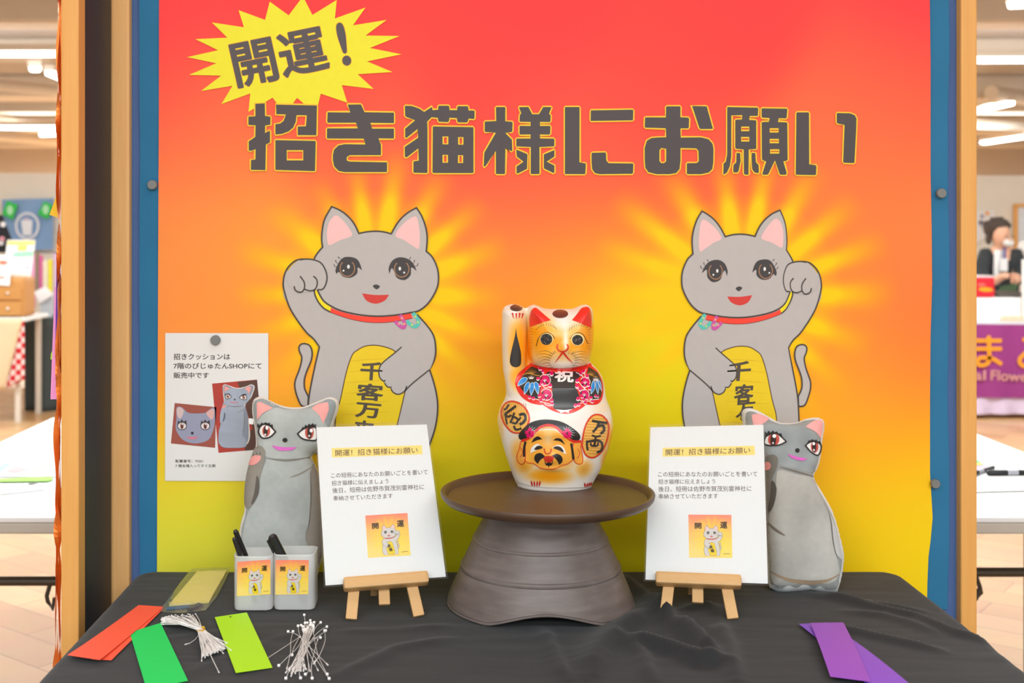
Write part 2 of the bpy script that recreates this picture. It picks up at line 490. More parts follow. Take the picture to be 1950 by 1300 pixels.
# ================================================================== the setting
M = {}
def floor_mat():
    m, nt, N, Lk, b = nodes('parquet_wood')
    tc = N.new('ShaderNodeTexCoord'); mp = N.new('ShaderNodeMapping'); mp.inputs['Rotation'].default_value = (0, 0, math.radians(38))
    br = N.new('ShaderNodeTexBrick'); br.inputs['Scale'].default_value = 1.0
    br.inputs['Color1'].default_value = (*rgb((226, 180, 128)), 1); br.inputs['Color2'].default_value = (*rgb((200, 148, 98)), 1); br.inputs['Mortar'].default_value = (*rgb((150, 105, 66)), 1)
    br.inputs['Brick Width'].default_value = 0.62; br.inputs['Row Height'].default_value = 0.16; br.inputs['Mortar Size'].default_value = 0.002
    nz = N.new('ShaderNodeTexNoise'); nz.inputs['Scale'].default_value = 7
    mx = N.new('ShaderNodeMix'); mx.data_type = 'RGBA'; mx.blend_type = 'MULTIPLY'; mx.inputs[0].default_value = 0.25
    Lk.new(tc.outputs['Object'], mp.inputs[0]); Lk.new(mp.outputs[0], br.inputs['Vector']); Lk.new(mp.outputs[0], nz.inputs['Vector'])
    Lk.new(br.outputs['Color'], mx.inputs[6]); Lk.new(nz.outputs['Color'], mx.inputs[7]); Lk.new(mx.outputs[2], b.inputs['Base Color'])
    b.inputs['Roughness'].default_value = 0.32
    return m
M['floor'] = floor_mat()
M['ceil'] = mat('ceiling_paint', (188, 178, 168), 0.9, scale=3)
M['beam'] = mat('beam_paint', (220, 208, 192), 0.7, scale=4)
M['wall'] = mat('wall_paint', (226, 206, 182), 0.9, scale=2)
M['panelwall'] = mat('partition_fabric', (230, 222, 208), 0.9, scale=5)
M['white'] = mat('white_laminate', (244, 245, 243), 0.35, var=0.02)
M['whitepaper'] = mat('white_paper', (233, 233, 231), 0.7, var=0.01, scale=8)
M['grey_edge'] = mat('grey_table_edge', (196, 188, 174), 0.6)
M['dark_metal'] = mat('dark_metal_tube', (88, 84, 76), 0.35, metal=0.6)
M['tube'] = glow('fluorescent_tube', (255, 255, 252), 9.0)
M['black_plastic'] = mat('black_plastic', (34, 34, 36), 0.3, var=0.1)
M['woodZ'] = wood('pine_post', (243, 186, 104), (226, 160, 80), 12, 'Z', 0.5)
M['woodZ2'] = wood('pine_post_warm', (244, 196, 130), (230, 170, 102), 16, 'Z', 0.5)
M['woodX'] = wood('easel_wood', (229, 184, 124), (208, 156, 96), 60, 'X', 0.5)
M['woodZs'] = wood('easel_leg_wood', (230, 186, 128), (212, 160, 100), 60, 'Z', 0.5)
M['print'] = ink('printed_ink', 0.5)
M['print_far'] = ink('printed_ink_matt', 0.8)

struct(MB().sheet(lambda u, v: V((-14 + 30 * u, -5 + 27 * v, 0)), 1, 1).build('floor', M['floor']))
struct(MB().box(-14, 16, -5, 22, 2.92, 3.0).build('ceiling', M['ceil']))
struct(MB().box(-14, 16, 21.0, 21.1, 0, 2.92).build('wall_back', M['wall']))
# ceiling joists and ducts, one each
k = 1
for y, z0, dy in ((8.0, 2.72, .30), (9.9, 2.76, .30), (12.2, 2.70, .5), (14.2, 2.74, .35), (16.6, 2.70, .5), (19.2, 2.70, .6)):
    struct(MB().box(-14, 16, y, y + dy, z0, 2.92).build('trim_%d' % k, M['beam'])); k += 1
for a, b_, r in (((-5.6, 9.6, 2.68), (-2.6, 12.6, 2.68), .05), ((-6.2, 12.6, 2.64), (-3.8, 17.5, 2.64), .07), ((-7.4, 14.6, 2.62), (-4.2, 19.0, 2.62), .06), ((5.0, 11.5, 2.66), (8.5, 14.5, 2.66), .07), ((6.0, 14.5, 2.64), (10.5, 17.0, 2.64), .06)):
    struct(MB().tube([a, b_], r).build('trim_%d' % k, M['beam'])); k += 1

def ceiling_light(px0, py0, px1, py1, z, wd, label):
    a, b_ = ground(px0, py0, z), ground(px1, py1, z)
    d = (b_ - a).normalized(); n = d.cross(V((0, 0, 1)))
    c = (a + b_) / 2
    o = thing('ceiling_light', label, 'ceiling light', c, 'fluorescent lights on the hall ceiling')
    MB().obox(c + V((0, 0, .035)), d, n, V((0, 0, 1)), (b_ - a).length, wd, .05).build('housing', M['beam'], o)
    MB().obox(c, d, n, V((0, 0, 1)), (b_ - a).length - .02, wd * .8, .05, .02).build('tube', M['tube'], o)
ceiling_light(-200, 101, 113, 101, 2.62, .085, 'long bright ceiling tube above the left booth, nearest the top of the picture')
ceiling_light(-240, 242, 114, 242, 2.56, .125, 'long bright ceiling tube lower in the view left of the wooden post')
ceiling_light(76, 256, 130, 254, 2.54, .07, 'short ceiling tube just under the lower long tube left of the post')
ceiling_light(92, 137, 135, 155, 2.62, .08, 'slanting ceiling tube half hidden by the left wooden post')
ceiling_light(54, 130, 80, 130, 2.62, .04, 'small faint ceiling tube between the two long tubes at left')
ceiling_light(1850, 113, 2150, 112, 2.62, .085, 'long level ceiling tube right of the right wooden post')
ceiling_light(1915, 8, 2100, -4, 2.66, .10, 'ceiling tube cut off by the top right corner of the picture')
ceiling_light(1850, 212, 1925, 195, 2.58, .11, 'upper slanting ceiling tube beside the right wooden post')
ceiling_light(1872, 271, 1975, 256, 2.54, .12, 'lowest slanting ceiling tube over the seated person')

# booth partitions standing behind the sales tables
def partition(x0, x1, y, z1, label):
    o = thing('partition_panel', label, 'partition', ((x0 + x1) / 2, y, 0), 'pale partition panels behind the booths')
    MB().box(x0, x1, y, y + .04, .06, z1).build('panel', M['panelwall'], o)
    for x in (x0 + .05, x1 - .05): MB().box(x - .03, x + .03, y - .12, y + .16, 0, .06).build('foot', M['dark_metal'], o)
partition(-5.2, -2.6, 10.9, 1.88, 'pale partition panel behind the left booth with the blue cloth')
partition(3.7, 6.6, 10.9, 1.86, 'pale partition panel behind the person in the dark jacket')

# ================================================================== the display board
YB = 2.5
X = lambda px, Y: (px - CX) / F * Y
Zy = lambda py, Y: H - (py - CY) / F * Y
M['bluefelt'] = mat('slate_blue_felt', (74, 104, 158), 0.9, scale=90, var=0.08, bump=.2, bscale=500, sheen=.2)
M['blackfelt'] = mat('black_board', (38, 41, 43), 0.4, scale=120, var=0.15, bump=.1, bscale=400)
M['teal'] = mat('teal_cloth', (32, 114, 158), 0.75, scale=14, var=0.05, bump=.12, bscale=60)
bd = thing('display_board', 'large blue felt display board in a light wooden frame behind the banner', 'display board', (.12, YB, 0))
ZT = 1.95
MB().box(X(243, YB), X(1824, YB), YB, YB + .035, .12, ZT).build('panel', M['bluefelt'], bd)
yf = 2.482
MB().box(X(206, yf), X(246.5, yf), yf, yf + .06, 0, ZT).build('frame_post', M['woodZ2'], bd)
yr = 2.478
MB().box(X(1830, yr), X(1861, yr), yr, yr + .05, 0, ZT).build('frame_post', M['woodZ'], bd)
for xx in (X(226, yf), X(1846, yr)): MB().box(xx - .022, xx + .022, YB - .03, YB + .3, 0, .03).build('foot', M['dark_metal'], bd)

sb = thing('side_board', 'dark side board with a wooden post, at a right angle to the blue board', 'display board', (-.74, 2.38, 0))
ya = 2.31
MB().box(X(115.5, ya), X(150, ya), ya, ya + .043, 0, ZT).build('frame_post', M['woodZ'], sb)
MB().slab([V((X(163.5, 2.353), 2.353, .04)), V((X(212, 2.47), 2.47, .04)), V((X(212, 2.47), 2.47, ZT)), V((X(163.5, 2.353), 2.353, ZT))], V((-.02, 0, 0))).build('panel', M['blackfelt'], sb)

# teal cloth sheet behind the banner
def teal_fn(u, v):
    px = 266 + (1806 - 266) * u; py = -45 + (1160 + 45) * v
    e = 1.5 * math.sin(v * 17) * (1 if u > .5 else -.5)
    p = at(px + e, py, YB - .0035); p.y -= .0012 * (1 + math.sin(v * 40 + u * 3)); return p
tag(MB().sheet(teal_fn, 24, 60).build('backing_cloth', M['teal'], smooth=True), 'teal cloth sheet hanging on the blue board, its edges showing beside the banner', 'cloth')

# ------------------------------------------------------------------ banner
bcols = [(300,0,(255,62,68)),(600,0,(255,62,64)),(1000,0,(255,62,64)),(1400,0,(255,64,64)),(1770,0,(250,58,68)),
(310,150,(255,74,66)),(600,150,(255,66,62)),(900,150,(255,66,60)),(1300,150,(255,68,60)),(1700,150,(255,86,66)),
(320,250,(255,100,70)),(430,260,(255,122,66)),(700,250,(255,92,66)),(1000,250,(255,78,66)),(1250,250,(255,80,66)),(1650,250,(255,114,66)),(1760,250,(255,98,68)),
(330,350,(255,140,70)),(700,340,(255,120,64)),(1000,350,(255,94,66)),(1150,350,(255,88,66)),(1400,340,(255,105,62)),(1650,350,(255,124,62)),(1760,350,(255,130,66)),
(330,450,(255,150,70)),(480,450,(255,163,58)),(1000,450,(255,128,60)),(1150,450,(255,140,54)),(1640,450,(255,136,60)),(1760,450,(255,142,70)),
(330,560,(255,150,70)),(430,560,(255,150,62)),(940,560,(255,140,60)),(1050,560,(255,175,36)),(1200,560,(250,205,14)),(1610,560,(255,150,52)),(1700,560,(255,116,64)),(1760,560,(255,122,60)),
(330,680,(255,150,66)),(480,680,(255,158,50)),(930,680,(255,168,28)),(1180,680,(238,216,0)),(1250,680,(242,228,0)),(1600,680,(255,165,40)),(1700,680,(255,132,56)),(1765,680,(255,132,52)),
(320,780,(255,165,46)),(520,780,(255,172,40)),(880,780,(252,180,22)),(1050,780,(225,205,5)),(1180,780,(232,215,0)),(1230,780,(238,220,0)),(1580,780,(255,172,32)),(1700,780,(255,166,36)),
(310,880,(240,206,42)),(400,880,(236,226,46)),(700,880,(235,215,15)),(860,880,(222,212,5)),(930,880,(220,210,5)),(1180,880,(228,205,0)),(1230,880,(240,200,0)),(1600,880,(255,186,20)),(1750,880,(255,196,16)),
(310,1000,(232,228,54)),(420,1000,(232,228,48)),(860,1000,(215,214,12)),(1210,1000,(230,205,0)),(1620,1000,(250,206,0)),(1750,1000,(250,212,0)),
(310,1090,(230,226,80)),(430,1090,(228,220,62)),(860,1090,(216,214,14)),(1220,1090,(222,214,4)),(1620,1090,(246,208,6)),(1750,1090,(246,216,10))]
Bp = np.array([(a, b_) for a, b_, _ in bcols], float); Bc = np.array([c for _, _, c in bcols], float)
RAYC = ((716, 560, 9.3), (1412, 565, 9.0))
def banner_cols(P):
    d2 = ((P[:, None, :] - Bp[None]) ** 2).sum(2); wt = np.exp(-d2 / (2 * 85.0 ** 2)) + 1e-9
    col = (wt[:, :, None] * Bc[None]).sum(1) / wt.sum(1)[:, None]
    for cx, cy, ns in RAYC:
        dx, dy = P[:, 0] - cx, P[:, 1] - cy; r = np.hypot(dx, dy * 0.97); a = np.arctan2(dx, -dy)
        wob = np.sin(a * 3.1 + cx) * .5 + np.sin(a * 5.3 + 1.7 + cx) * .35
        rays = .5 - .5 * np.cos(a * 18 + wob * .9)
        side = np.where(dy > 0, np.exp(-(dy / 260.0) ** 2), 1.0)
        R_ = 268 if cx < 1000 else 290
        g = np.clip((R_ + 26 * wob - r) / 120.0, 0, 1) ** 1.1 * side
        core = np.clip((195 - r) / 70.0, 0, 1) * side
        al = np.clip(g * (.10 + .90 * rays ** 1.3) + core * .6, 0, 1)[:, None]
        col = col * (1 - al) + np.array((255, 208, 0)) * al
    return np.clip(col, 0, 255)
E1 = [(303, -40), (302.5, 200), (301.5, 420), (300.5, 700), (299.5, 900), (299, 1083), (299, 1160)]
E2 = [(1770, -40), (1772, 120), (1772, 330), (1774, 430), (1775, 540), (1772, 640), (1771, 760), (1771, 900), (1774, 950), (1776, 985), (1772, 1030), (1768, 1060), (1766, 1110), (1765, 1160)]
ys = np.linspace(-40, 1160, 261)
xl = np.interp(ys, [p[1] for p in E1], [p[0] for p in E1]); xr = np.interp(ys, [p[1] for p in E2], [p[0] for p in E2])
NU = 300
YBN = YB - .0085
def build_banner():
    P = np.array([(xl[j] + (xr[j] - xl[j]) * i / NU, ys[j]) for j in range(len(ys)) for i in range(NU + 1)])
    cols = banner_cols(P)
    vs = [at(p[0], p[1], YBN + .0012 * math.sin(p[1] * .012 + p[0] * .02) * max(0, (p[0] - 1660) / 110)) for p in P]
    fs = [(j * (NU + 1) + i, j * (NU + 1) + i + 1, (j + 1) * (NU + 1) + i + 1, (j + 1) * (NU + 1) + i) for j in range(len(ys) - 1) for i in range(NU)]
    me = bpy.data.meshes.new('sheet'); me.from_pydata([tuple(v) for v in vs], [], fs)
    ca = me.color_attributes.new('Col', 'FLOAT_COLOR', 'POINT')
    cl = cols / 255.0; cl = np.where(cl <= .04045, cl / 12.92, ((cl + .055) / 1.055) ** 2.4)
    ca.data.foreach_set('color', np.hstack([cl, np.ones((len(cl), 1))]).ravel())
    return me
M['banner'] = ink('banner_cloth', 0.5, var=.02, scale=8, spec=.25)
bn = thing('banner', 'red to yellow printed cloth banner with two grey beckoning cats and large dark lettering', 'banner', (.3, YBN, .64))
from_mesh('sheet', build_banner(), M['banner'], bn, True)
BF = flat(V((0, YBN - .0014, 0)), V((0, -1, 0)), .00018)
INK, ING = (78, 71, 72), (70, 62, 58)
YEL = (240, 232, 34)

za = zc(450, 170, 1950 / 610); zb = zc(1040, 170, 1950 / 620); zs = zc(340, 0, 1950 / 440)
a = Art(BF)
star = [(1050,-30),(1130,126),(1335,0),(1320,156),(1578,64),(1472,214),(1757,168),(1578,300),(1866,304),(1615,405),(1882,458),(1592,518),(1806,608),(1512,626),(1646,750),(1378,718),(1424,866),(1200,790),(1160,960),(1000,826),(900,960),(794,824),(590,944),(606,788),(362,878),(455,724),(190,768),(360,638),(88,632),(318,534),(72,482),(334,424),(142,330),(412,318),(282,190),(552,230),(507,86),(730,168),(770,14),(930,130)]
a.poly(zs(star), YEL, 1, smooth=False)
for body, q in (('開運', ((503, 750), (1290, 591), (418, 375))), ('!', ((1392, 560), (1464, 544), (1318, 200)))):
    bl, br, tl = zs(q)
    a.text(body, (bl[0] - 1, bl[1] + 1), (br[0] + 1, br[1] + 1), (240, 170, 40), 2, (tl[0] - 1, tl[1] - 1), bold=.032)
    a.text(body, bl, br, (86, 79, 80), 3, tl, bold=.024)
a.build('starburst_slogan', M['print'], bn)

def rc(x0, y0, x1, y1): return [(x0, y0), (x1, y0), (x1, y1), (x0, y1)]
GA = [  # outlines of the headline characters, first four
 ([(112,85),(178,82),(180,160),(208,162),(212,170),(212,218),(180,224),(180,262),(200,248),(210,255),(210,325),(185,337),(182,495),(90,495),(85,485),(86,428),(112,425),(113,368),(85,380),(72,372),(72,315),(112,288),(113,222),(75,222),(70,212),(70,168),(78,162),(112,162)], []),
 ([(240,88),(490,94),(495,105),(492,280),(485,284),(372,284),(370,228),(378,222),(420,222),(425,162),(370,162),(366,200),(350,235),(320,260),(280,275),(240,280),(234,270),(234,210),(265,205),(285,190),(298,158),(240,155)], []),
 ([(240,305),(480,310),(488,320),(484,498),(476,502),(240,495),(234,485),(234,312)], [rc(310,375,405,428)]),
 ([(675,88),(758,88),(765,95),(782,135),(960,138),(964,148),(964,205),(958,210),(818,210),(828,235),(960,235),(964,245),(964,298),(958,304),(868,304),(885,338),(885,400),(878,405),(690,405),(676,415),(676,430),(690,436),(918,440),(922,450),(922,500),(914,508),(660,508),(620,500),(592,470),(584,430),(584,400),(592,365),(620,338),(660,330),(785,330),(775,305),(555,304),(548,296),(548,240),(556,234),(738,232),(728,208),(558,208),(550,200),(552,140),(558,136),(692,136),(675,95)], []),
 ([(1030,96),(1070,98),(1115,114),(1143,133),(1190,102),(1196,112),(1196,122),(1226,120),(1226,102),(1234,96),(1292,96),(1300,104),(1300,122),(1342,122),(1342,106),(1350,99),(1408,99),(1416,108),(1416,124),(1448,126),(1455,134),(1453,180),(1446,185),(1416,183),(1412,198),(1404,206),(1350,206),(1342,198),(1340,180),(1300,178),(1298,194),(1290,204),(1234,202),(1226,194),(1224,178),(1190,174),(1166,198),(1168,250),(1168,508),(1160,514),(1082,512),(1074,504),(1074,440),(1082,434),(1106,432),(1106,366),(1042,416),(1030,418),(1022,408),(1022,348),(1104,292),(1104,248),(1040,298),(1030,300),(1024,290),(1024,238),(1082,188),(1034,172),(1024,162),(1022,104)], []),
 ([(1200,222),(1440,226),(1448,236),(1448,506),(1440,514),(1200,514),(1190,504),(1192,230)], [rc(1260,290,1286,332),rc(1355,294,1378,334),rc(1260,402,1284,444),rc(1354,404,1376,446)]),
 ([(1584,104),(1634,104),(1642,112),(1642,192),(1680,194),(1686,204),(1684,256),(1678,264),(1644,266),(1682,306),(1684,372),(1676,382),(1644,362),(1640,512),(1632,520),(1584,520),(1576,512),(1576,380),(1520,470),(1508,476),(1502,464),(1506,384),(1574,264),(1514,264),(1508,254),(1508,200),(1516,192),(1578,190),(1576,112)], []),
 ([(1720,104),(1780,104),(1804,148),(1840,148),(1866,104),(1916,104),(1922,112),(1908,148),(1918,160),(1916,196),(1908,204),(1850,204),(1850,218),(1910,218),(1916,228),(1914,272),(1906,280),(1850,280),(1850,294),(1932,296),(1940,306),(1940,344),(1932,352),(1850,354),(1850,512),(1842,520),(1794,520),(1788,512),(1788,354),(1706,352),(1700,344),(1700,304),(1708,296),(1790,294),(1790,280),(1726,280),(1720,270),(1720,228),(1728,218),(1790,218),(1790,204),(1728,202),(1720,194),(1722,156),(1730,146),(1718,112)], []),
 ([(1706,362),(1772,390),(1776,400),(1774,486),(1712,518),(1702,512),(1702,468),(1742,440),(1704,412),(1700,372)], []),
 ([(1936,364),(1940,374),(1940,412),(1896,440),(1940,462),(1940,508),(1930,514),(1872,486),(1868,478),(1868,394)], [])]
GB = [
 ([(115,102),(198,102),(204,110),(204,436),(236,440),(242,450),(238,506),(230,512),(114,512),(108,504),(108,110)], []),
 ([(268,122),(518,118),(526,128),(524,184),(516,190),(268,194),(262,184),(264,130)], []),
 ([(275,376),(354,374),(362,382),(364,424),(374,438),(518,440),(526,450),(524,500),(516,510),(320,512),(290,505),(272,480),(268,440),(268,384)], []),
 ([(722,98),(800,98),(808,106),(808,164),(852,166),(860,176),(858,228),(850,238),(808,238),(808,284),(930,284),(975,296),(1000,325),(1006,360),(1004,440),(998,480),(975,502),(930,512),(846,512),(838,504),(838,446),(846,438),(900,438),(910,430),(908,370),(898,358),(808,356),(808,430),(802,480),(780,505),(740,512),(660,512),(610,500),(590,470),(586,420),(586,350),(600,305),(630,288),(680,284),(714,284),(714,238),(594,234),(586,226),(588,170),(596,164),(714,164),(714,106)], [[(690,356),(714,358),(714,430),(704,438),(690,438),(682,428),(682,366)]]),
 ([(868,98),(958,98),(966,104),(1002,234),(996,242),(924,242),(914,234)], []),
 ([(1086,102),(1266,106),(1274,116),(1272,158),(1264,164),(1222,164),(1218,178),(1256,182),(1262,190),(1262,356),(1254,362),(1218,362),(1216,510),(1206,516),(1188,514),(1180,506),(1178,362),(1136,360),(1128,350),(1128,186),(1136,178),(1170,176),(1172,160),(1114,158),(1112,400),(1104,460),(1086,500),(1066,514),(1056,508),(1058,444),(1072,432),(1080,390),(1080,112)], [rc(1170,228,1214,246),rc(1170,290,1214,308)]),
 ([(1140,376),(1166,380),(1168,430),(1156,490),(1146,502),(1122,502),(1116,492),(1118,452),(1134,436),(1136,384)], []),
 ([(1232,376),(1256,380),(1260,436),(1276,452),(1278,496),(1268,506),(1246,502),(1230,480),(1226,430),(1226,384)], []),
 ([(1292,110),(1440,112),(1448,122),(1444,170),(1436,178),(1394,178),(1390,190),(1440,194),(1448,204),(1450,424),(1442,430),(1426,432),(1444,500),(1438,516),(1404,516),(1394,508),(1370,432),(1334,508),(1324,516),(1298,516),(1290,506),(1312,432),(1294,428),(1288,418),(1286,200),(1294,192),(1332,190),(1336,178),(1292,174),(1286,164),(1286,118)], [rc(1340,238,1390,254),rc(1340,302,1392,318),rc(1342,364,1394,380)]),
 ([(1502,134),(1570,134),(1578,142),(1580,448),(1614,450),(1622,460),(1620,508),(1612,518),(1500,516),(1490,508),(1494,144)], []),
 ([(1742,138),(1820,140),(1850,152),(1862,175),(1860,240),(1850,438),(1842,446),(1782,444),(1774,434),(1782,215),(1742,208),(1736,198),(1736,146)], [])]
a = Art(BF)
for G, z in ((GA, za), (GB, zb)):
    for o_, hs in G:
        a.poly(z(o_), INK, 3, [z(h) for h in hs], smooth=False)
        for lp in [o_] + hs: a.line(z(lp), 2.3, (246, 204, 40), 4, closed=True, smooth=False)
a.build('headline_lettering', M['print'], bn)

# ------------------------------------------------------------------ the printed beckoning cat (drawn once, reused by a change of axes)
GREY = (190, 184, 181); PINK = (246, 196, 194); KOB = (240, 206, 24)
eo = lambda pts: [(p[0], p[1] + 1021.2) + tuple(p[2:]) for p in pts]      # second crop lies 220 px lower
def draw_cat(a, L0=4, lw=14, full=True, grey=GREY, face=1.0):
    body = eo([(185,-150),(190,-70),(230,0),(290,110),(385,240),(450,300),(503,372,1),(460,560),(420,760),(404,900),(398,1150),(430,1290),(520,1310,1),(1380,1310,1),(1450,1280),(1500,1170),(1535,1040),(1548,900),(1535,780),(1505,660),(1475,572,1),(1520,480),(1532,380),(1512,270),(1450,180),(1365,85,1),(1200,0,1),(600,-100,1),(400,-300,1),(200,-300,1)])
    tail = eo([(322,380),(340,350),(380,345),(420,365),(438,420),(430,490),(390,590),(370,660),(372,740),(405,810,1),(402,900,1),(345,890),(310,820),(288,740),(290,670),(330,560),(348,470),(330,420)])
    a.poly(tail, grey, L0); a.line(tail, lw, ING, L0 + 1, closed=True)
    a.poly(body, grey, L0 + 1)
    a.line([(380,618),(300,628),(235,680),(200,740),(185,810),(188,880)] + eo([(230,0),(290,110),(385,240),(450,300),(503,372,1),(460,560),(420,760),(404,900),(398,1150),(430,1290),(520,1310)]), lw, ING, L0 + 2, smooth=True)
    a.line(eo([(1365,85),(1450,180),(1510,270),(1530,380),(1520,480),(1475,572,1),(1505,660),(1535,780),(1548,900),(1535,1040),(1500,1170),(1450,1280),(1380,1310)]), lw, ING, L0 + 2)
    kob = eo([(640,1300,1),(645,1010),(690,830),(740,600),(790,450),(840,400),(910,365),(1000,358),(1090,375),(1175,415),(1280,540),(1260,765,1),(1190,1060),(1120,1300,1)])
    a.poly(kob, KOB, L0 + 2); a.line(kob, 9, (96, 62, 40), L0 + 3, closed=True)
    if full:
        for i in range(7):
            y = 480 + i * 95; a.line(eo([(760 - i * 14, y + 20), (900, y + 6), (1190 - i * 12, y - 10)]), 6, (226, 186, 20), L0 + 3, taper=1)
    arm = eo([(1230,372,1),(1180,415),(1050,520),(1030,580),(1038,640),(1075,680,1),(1085,700),(1110,730,1),(1140,740),(1150,770),(1190,790),(1230,780),(1262,758),(1290,730),(1400,640),(1475,572),(1515,470),(1518,380),(1480,300),(1350,300)])
    a.poly(arm, grey, L0 + 4)
    for l in ([(1230,372),(1175,420),(1060,515),(1030,575),(1036,640),(1075,680)], [(1075,680),(1085,664)], [(1078,690),(1105,725),(1142,728)], [(1135,738),(1152,770),(1190,790),(1228,783),(1262,758)], [(1256,762),(1330,690),(1475,574)], [(1262,758),(1275,716)]):
        a.line(eo(l), lw * .8, ING, L0 + 5)
    a.poly([(470,880),(500,940),(540,1000),(612,1050),(605,1088),(540,1055),(488,990),(460,920)], (250, 226, 10), L0 + 2)
    a.poly([(606,1048,1),(700,1085),(850,1118),(1000,1128),(1150,1122),(1310,1088,1),(1325,1140,1),(1200,1165),(1050,1180),(900,1172),(750,1140),(598,1088,1)], (250, 68, 48), L0 + 3)
    a.line([(598,1088),(750,1140),(900,1172),(1050,1180),(1200,1165),(1325,1140)], 5, (130, 40, 40), L0 + 4)
    head = [(455,625),(482,572),(532,512,1),(524,450),(528,370),(550,265),(612,155,1),(690,190),(760,245),(812,310),(852,392,1),(920,378),(1000,372),(1070,378),(1138,395,1),(1180,320),(1230,255),(1290,205),(1360,165,1),(1405,235),(1440,330),(1455,430),(1447,550,1),(1500,600),(1545,700),(1555,800),(1535,890),(1470,1000),(1390,1068),(1310,1090),(1150,1115),(1000,1122),(850,1108),(700,1075),(600,1030),(540,985),(500,920),(470,850),(450,760),(445,690)]
    a.poly(head, grey, L0 + 4); a.line(head, lw, ING, L0 + 5, closed=True)
    a.poly([(645,232),(700,265),(760,340),(790,410),(690,450),(595,495),(575,460),(570,380),(590,290)], PINK, L0 + 5)
    a.poly([(1330,245),(1370,265),(1390,400),(1382,522),(1340,510),(1250,450),(1175,410),(1230,320)], PINK, L0 + 5)
    DK = (66, 62, 62)
    a.poly([(655,750,1),(645,715),(670,655),(710,608),(765,598),(825,612),(858,650),(880,718,1),(842,692),(838,740),(800,775),(755,783),(710,770),(676,732)], DK, L0 + 5)
    a.poly([(1122,750,1),(1115,700),(1140,640),(1185,608),(1240,603),(1300,625),(1340,670),(1363,725,1),(1316,692),(1310,755),(1275,795),(1235,803),(1185,780),(1160,720),(1140,700)], DK, L0 + 5)
    for cx, cy in ((750, 700), (1230, 706)):
        a.line([(cx + 64 * math.cos(t), cy + 70 * math.sin(t)) for t in (math.radians(-50 + i * 14) for i in range(21))], 9, (168, 124, 92), L0 + 6)
    for cx, cy, rx, ry in ((760,685,12,18),(716,720,8,8),(1214,702,11,17),(1252,737,8,9)): a.ell(cx, cy, rx, ry, (238, 236, 234), L0 + 6)
    if full:
        for l in ([(668,597),(690,622)], [(645,628),(655,650),(675,662)], [(632,665),(640,682),(660,690)], [(1310,600),(1292,630)], [(1342,625),(1340,645),(1318,665)], [(1374,655),(1368,676),(1345,680)]): a.line(l, 9, DK, L0 + 6, taper=2)
    a.poly([(975,856),(1005,842),(1038,860),(1008,885)], DK, L0 + 5)
    a.poly([(880,920,1),(1000,935),(1118,932,1),(1080,985),(1000,1012),(920,985)], (214, 60, 52), L0 + 5)
    # raised paw in front of the cheek
    a.poly([(300,640),(380,618),(455,625),(520,655),(562,730),(570,800),(548,865),(520,890),(480,888),(440,900),(360,910),(240,860),(220,740)], grey, L0 + 6)
    for l in ([(330,626),(380,618),(455,625),(520,655),(562,730),(570,800),(548,865),(520,888),(488,885)], [(280,856),(290,890),(320,910),(352,905),(372,870),(368,820),(332,768)], [(372,884),(420,898),(460,888),(482,850),(480,800),(450,768)], [(460,888),(462,925),(490,990),(540,1050),(600,1085)]):
        a.line(l, lw * .9, ING, L0 + 7)
    if full:
        a.line([(1215,1110),(1250,1170),(1256,1212),(1235,1222),(1195,1190),(1172,1165)], 30, (206, 84, 168), L0 + 6)
        a.line([(1330,1092),(1372,1150),(1375,1195),(1342,1215),(1296,1186),(1276,1160)], 30, (86, 200, 188), L0 + 6)
        for x, y, c in ((1232,1140,(250,170,120)),(1252,1190,(250,170,120)),(1205,1190,(240,150,150)),(1350,1125,(190,220,120)),(1374,1175,(190,220,120)),(1320,1200,(190,220,120))): a.ell(x, y, 11, 11, c, L0 + 7, n=8)
    return a

s2 = 1764 / 380.0
a = draw_cat(Art(BF, xf=lambda p: (500 + p[0] / s2, 360 + p[1] / s2)))
KT = lambda art, z, ch, x0, x1, y0, y1, sl: art.text(ch, z([(x0, y1)])[0], z([(x1, y1 + sl)])[0], (84, 74, 62), 8, z([(x0 + 12, y0)])[0], bold=.03)
a.xf = lambda p: p
ze = zc(500, 580, s2); zg = zc(1250, 580, s2)
KT(a, ze, '千', 858, 1060, 500, 662, 10); KT(a, ze, '客', 825, 1062, 690, 840, 14); KT(a, ze, '万', 815, 1040, 858, 990, 20); KT(a, ze, '来', 795, 985, 1012, 1170, 20)
tag(a.build('cat_print', M['print'], bn), 'printed grey cat on the left half of the banner, raising its right paw', None)
def mir(p):
    x, y = p[0], p[1]
    t = min(1, max(0, (640 - x) / 180.0)); t = t * t * (3 - 2 * t)
    X_ = 1656 - .922 * x - 30 * t; Y_ = 185 + (y - 155) * .982
    return (1250 + X_ / s2, 360 + Y_ / s2)
a = draw_cat(Art(BF, xf=mir)); a.xf = lambda p: p
KT(a, zg, '千', 612, 828, 508, 680, -14); KT(a, zg, '客', 680, 852, 706, 872, -10); KT(a, zg, '万', 698, 862, 868, 1000, -14)
tag(a.build('cat_print', M['print'], bn), 'printed grey cat on the right half of the banner, raising its left paw', None)

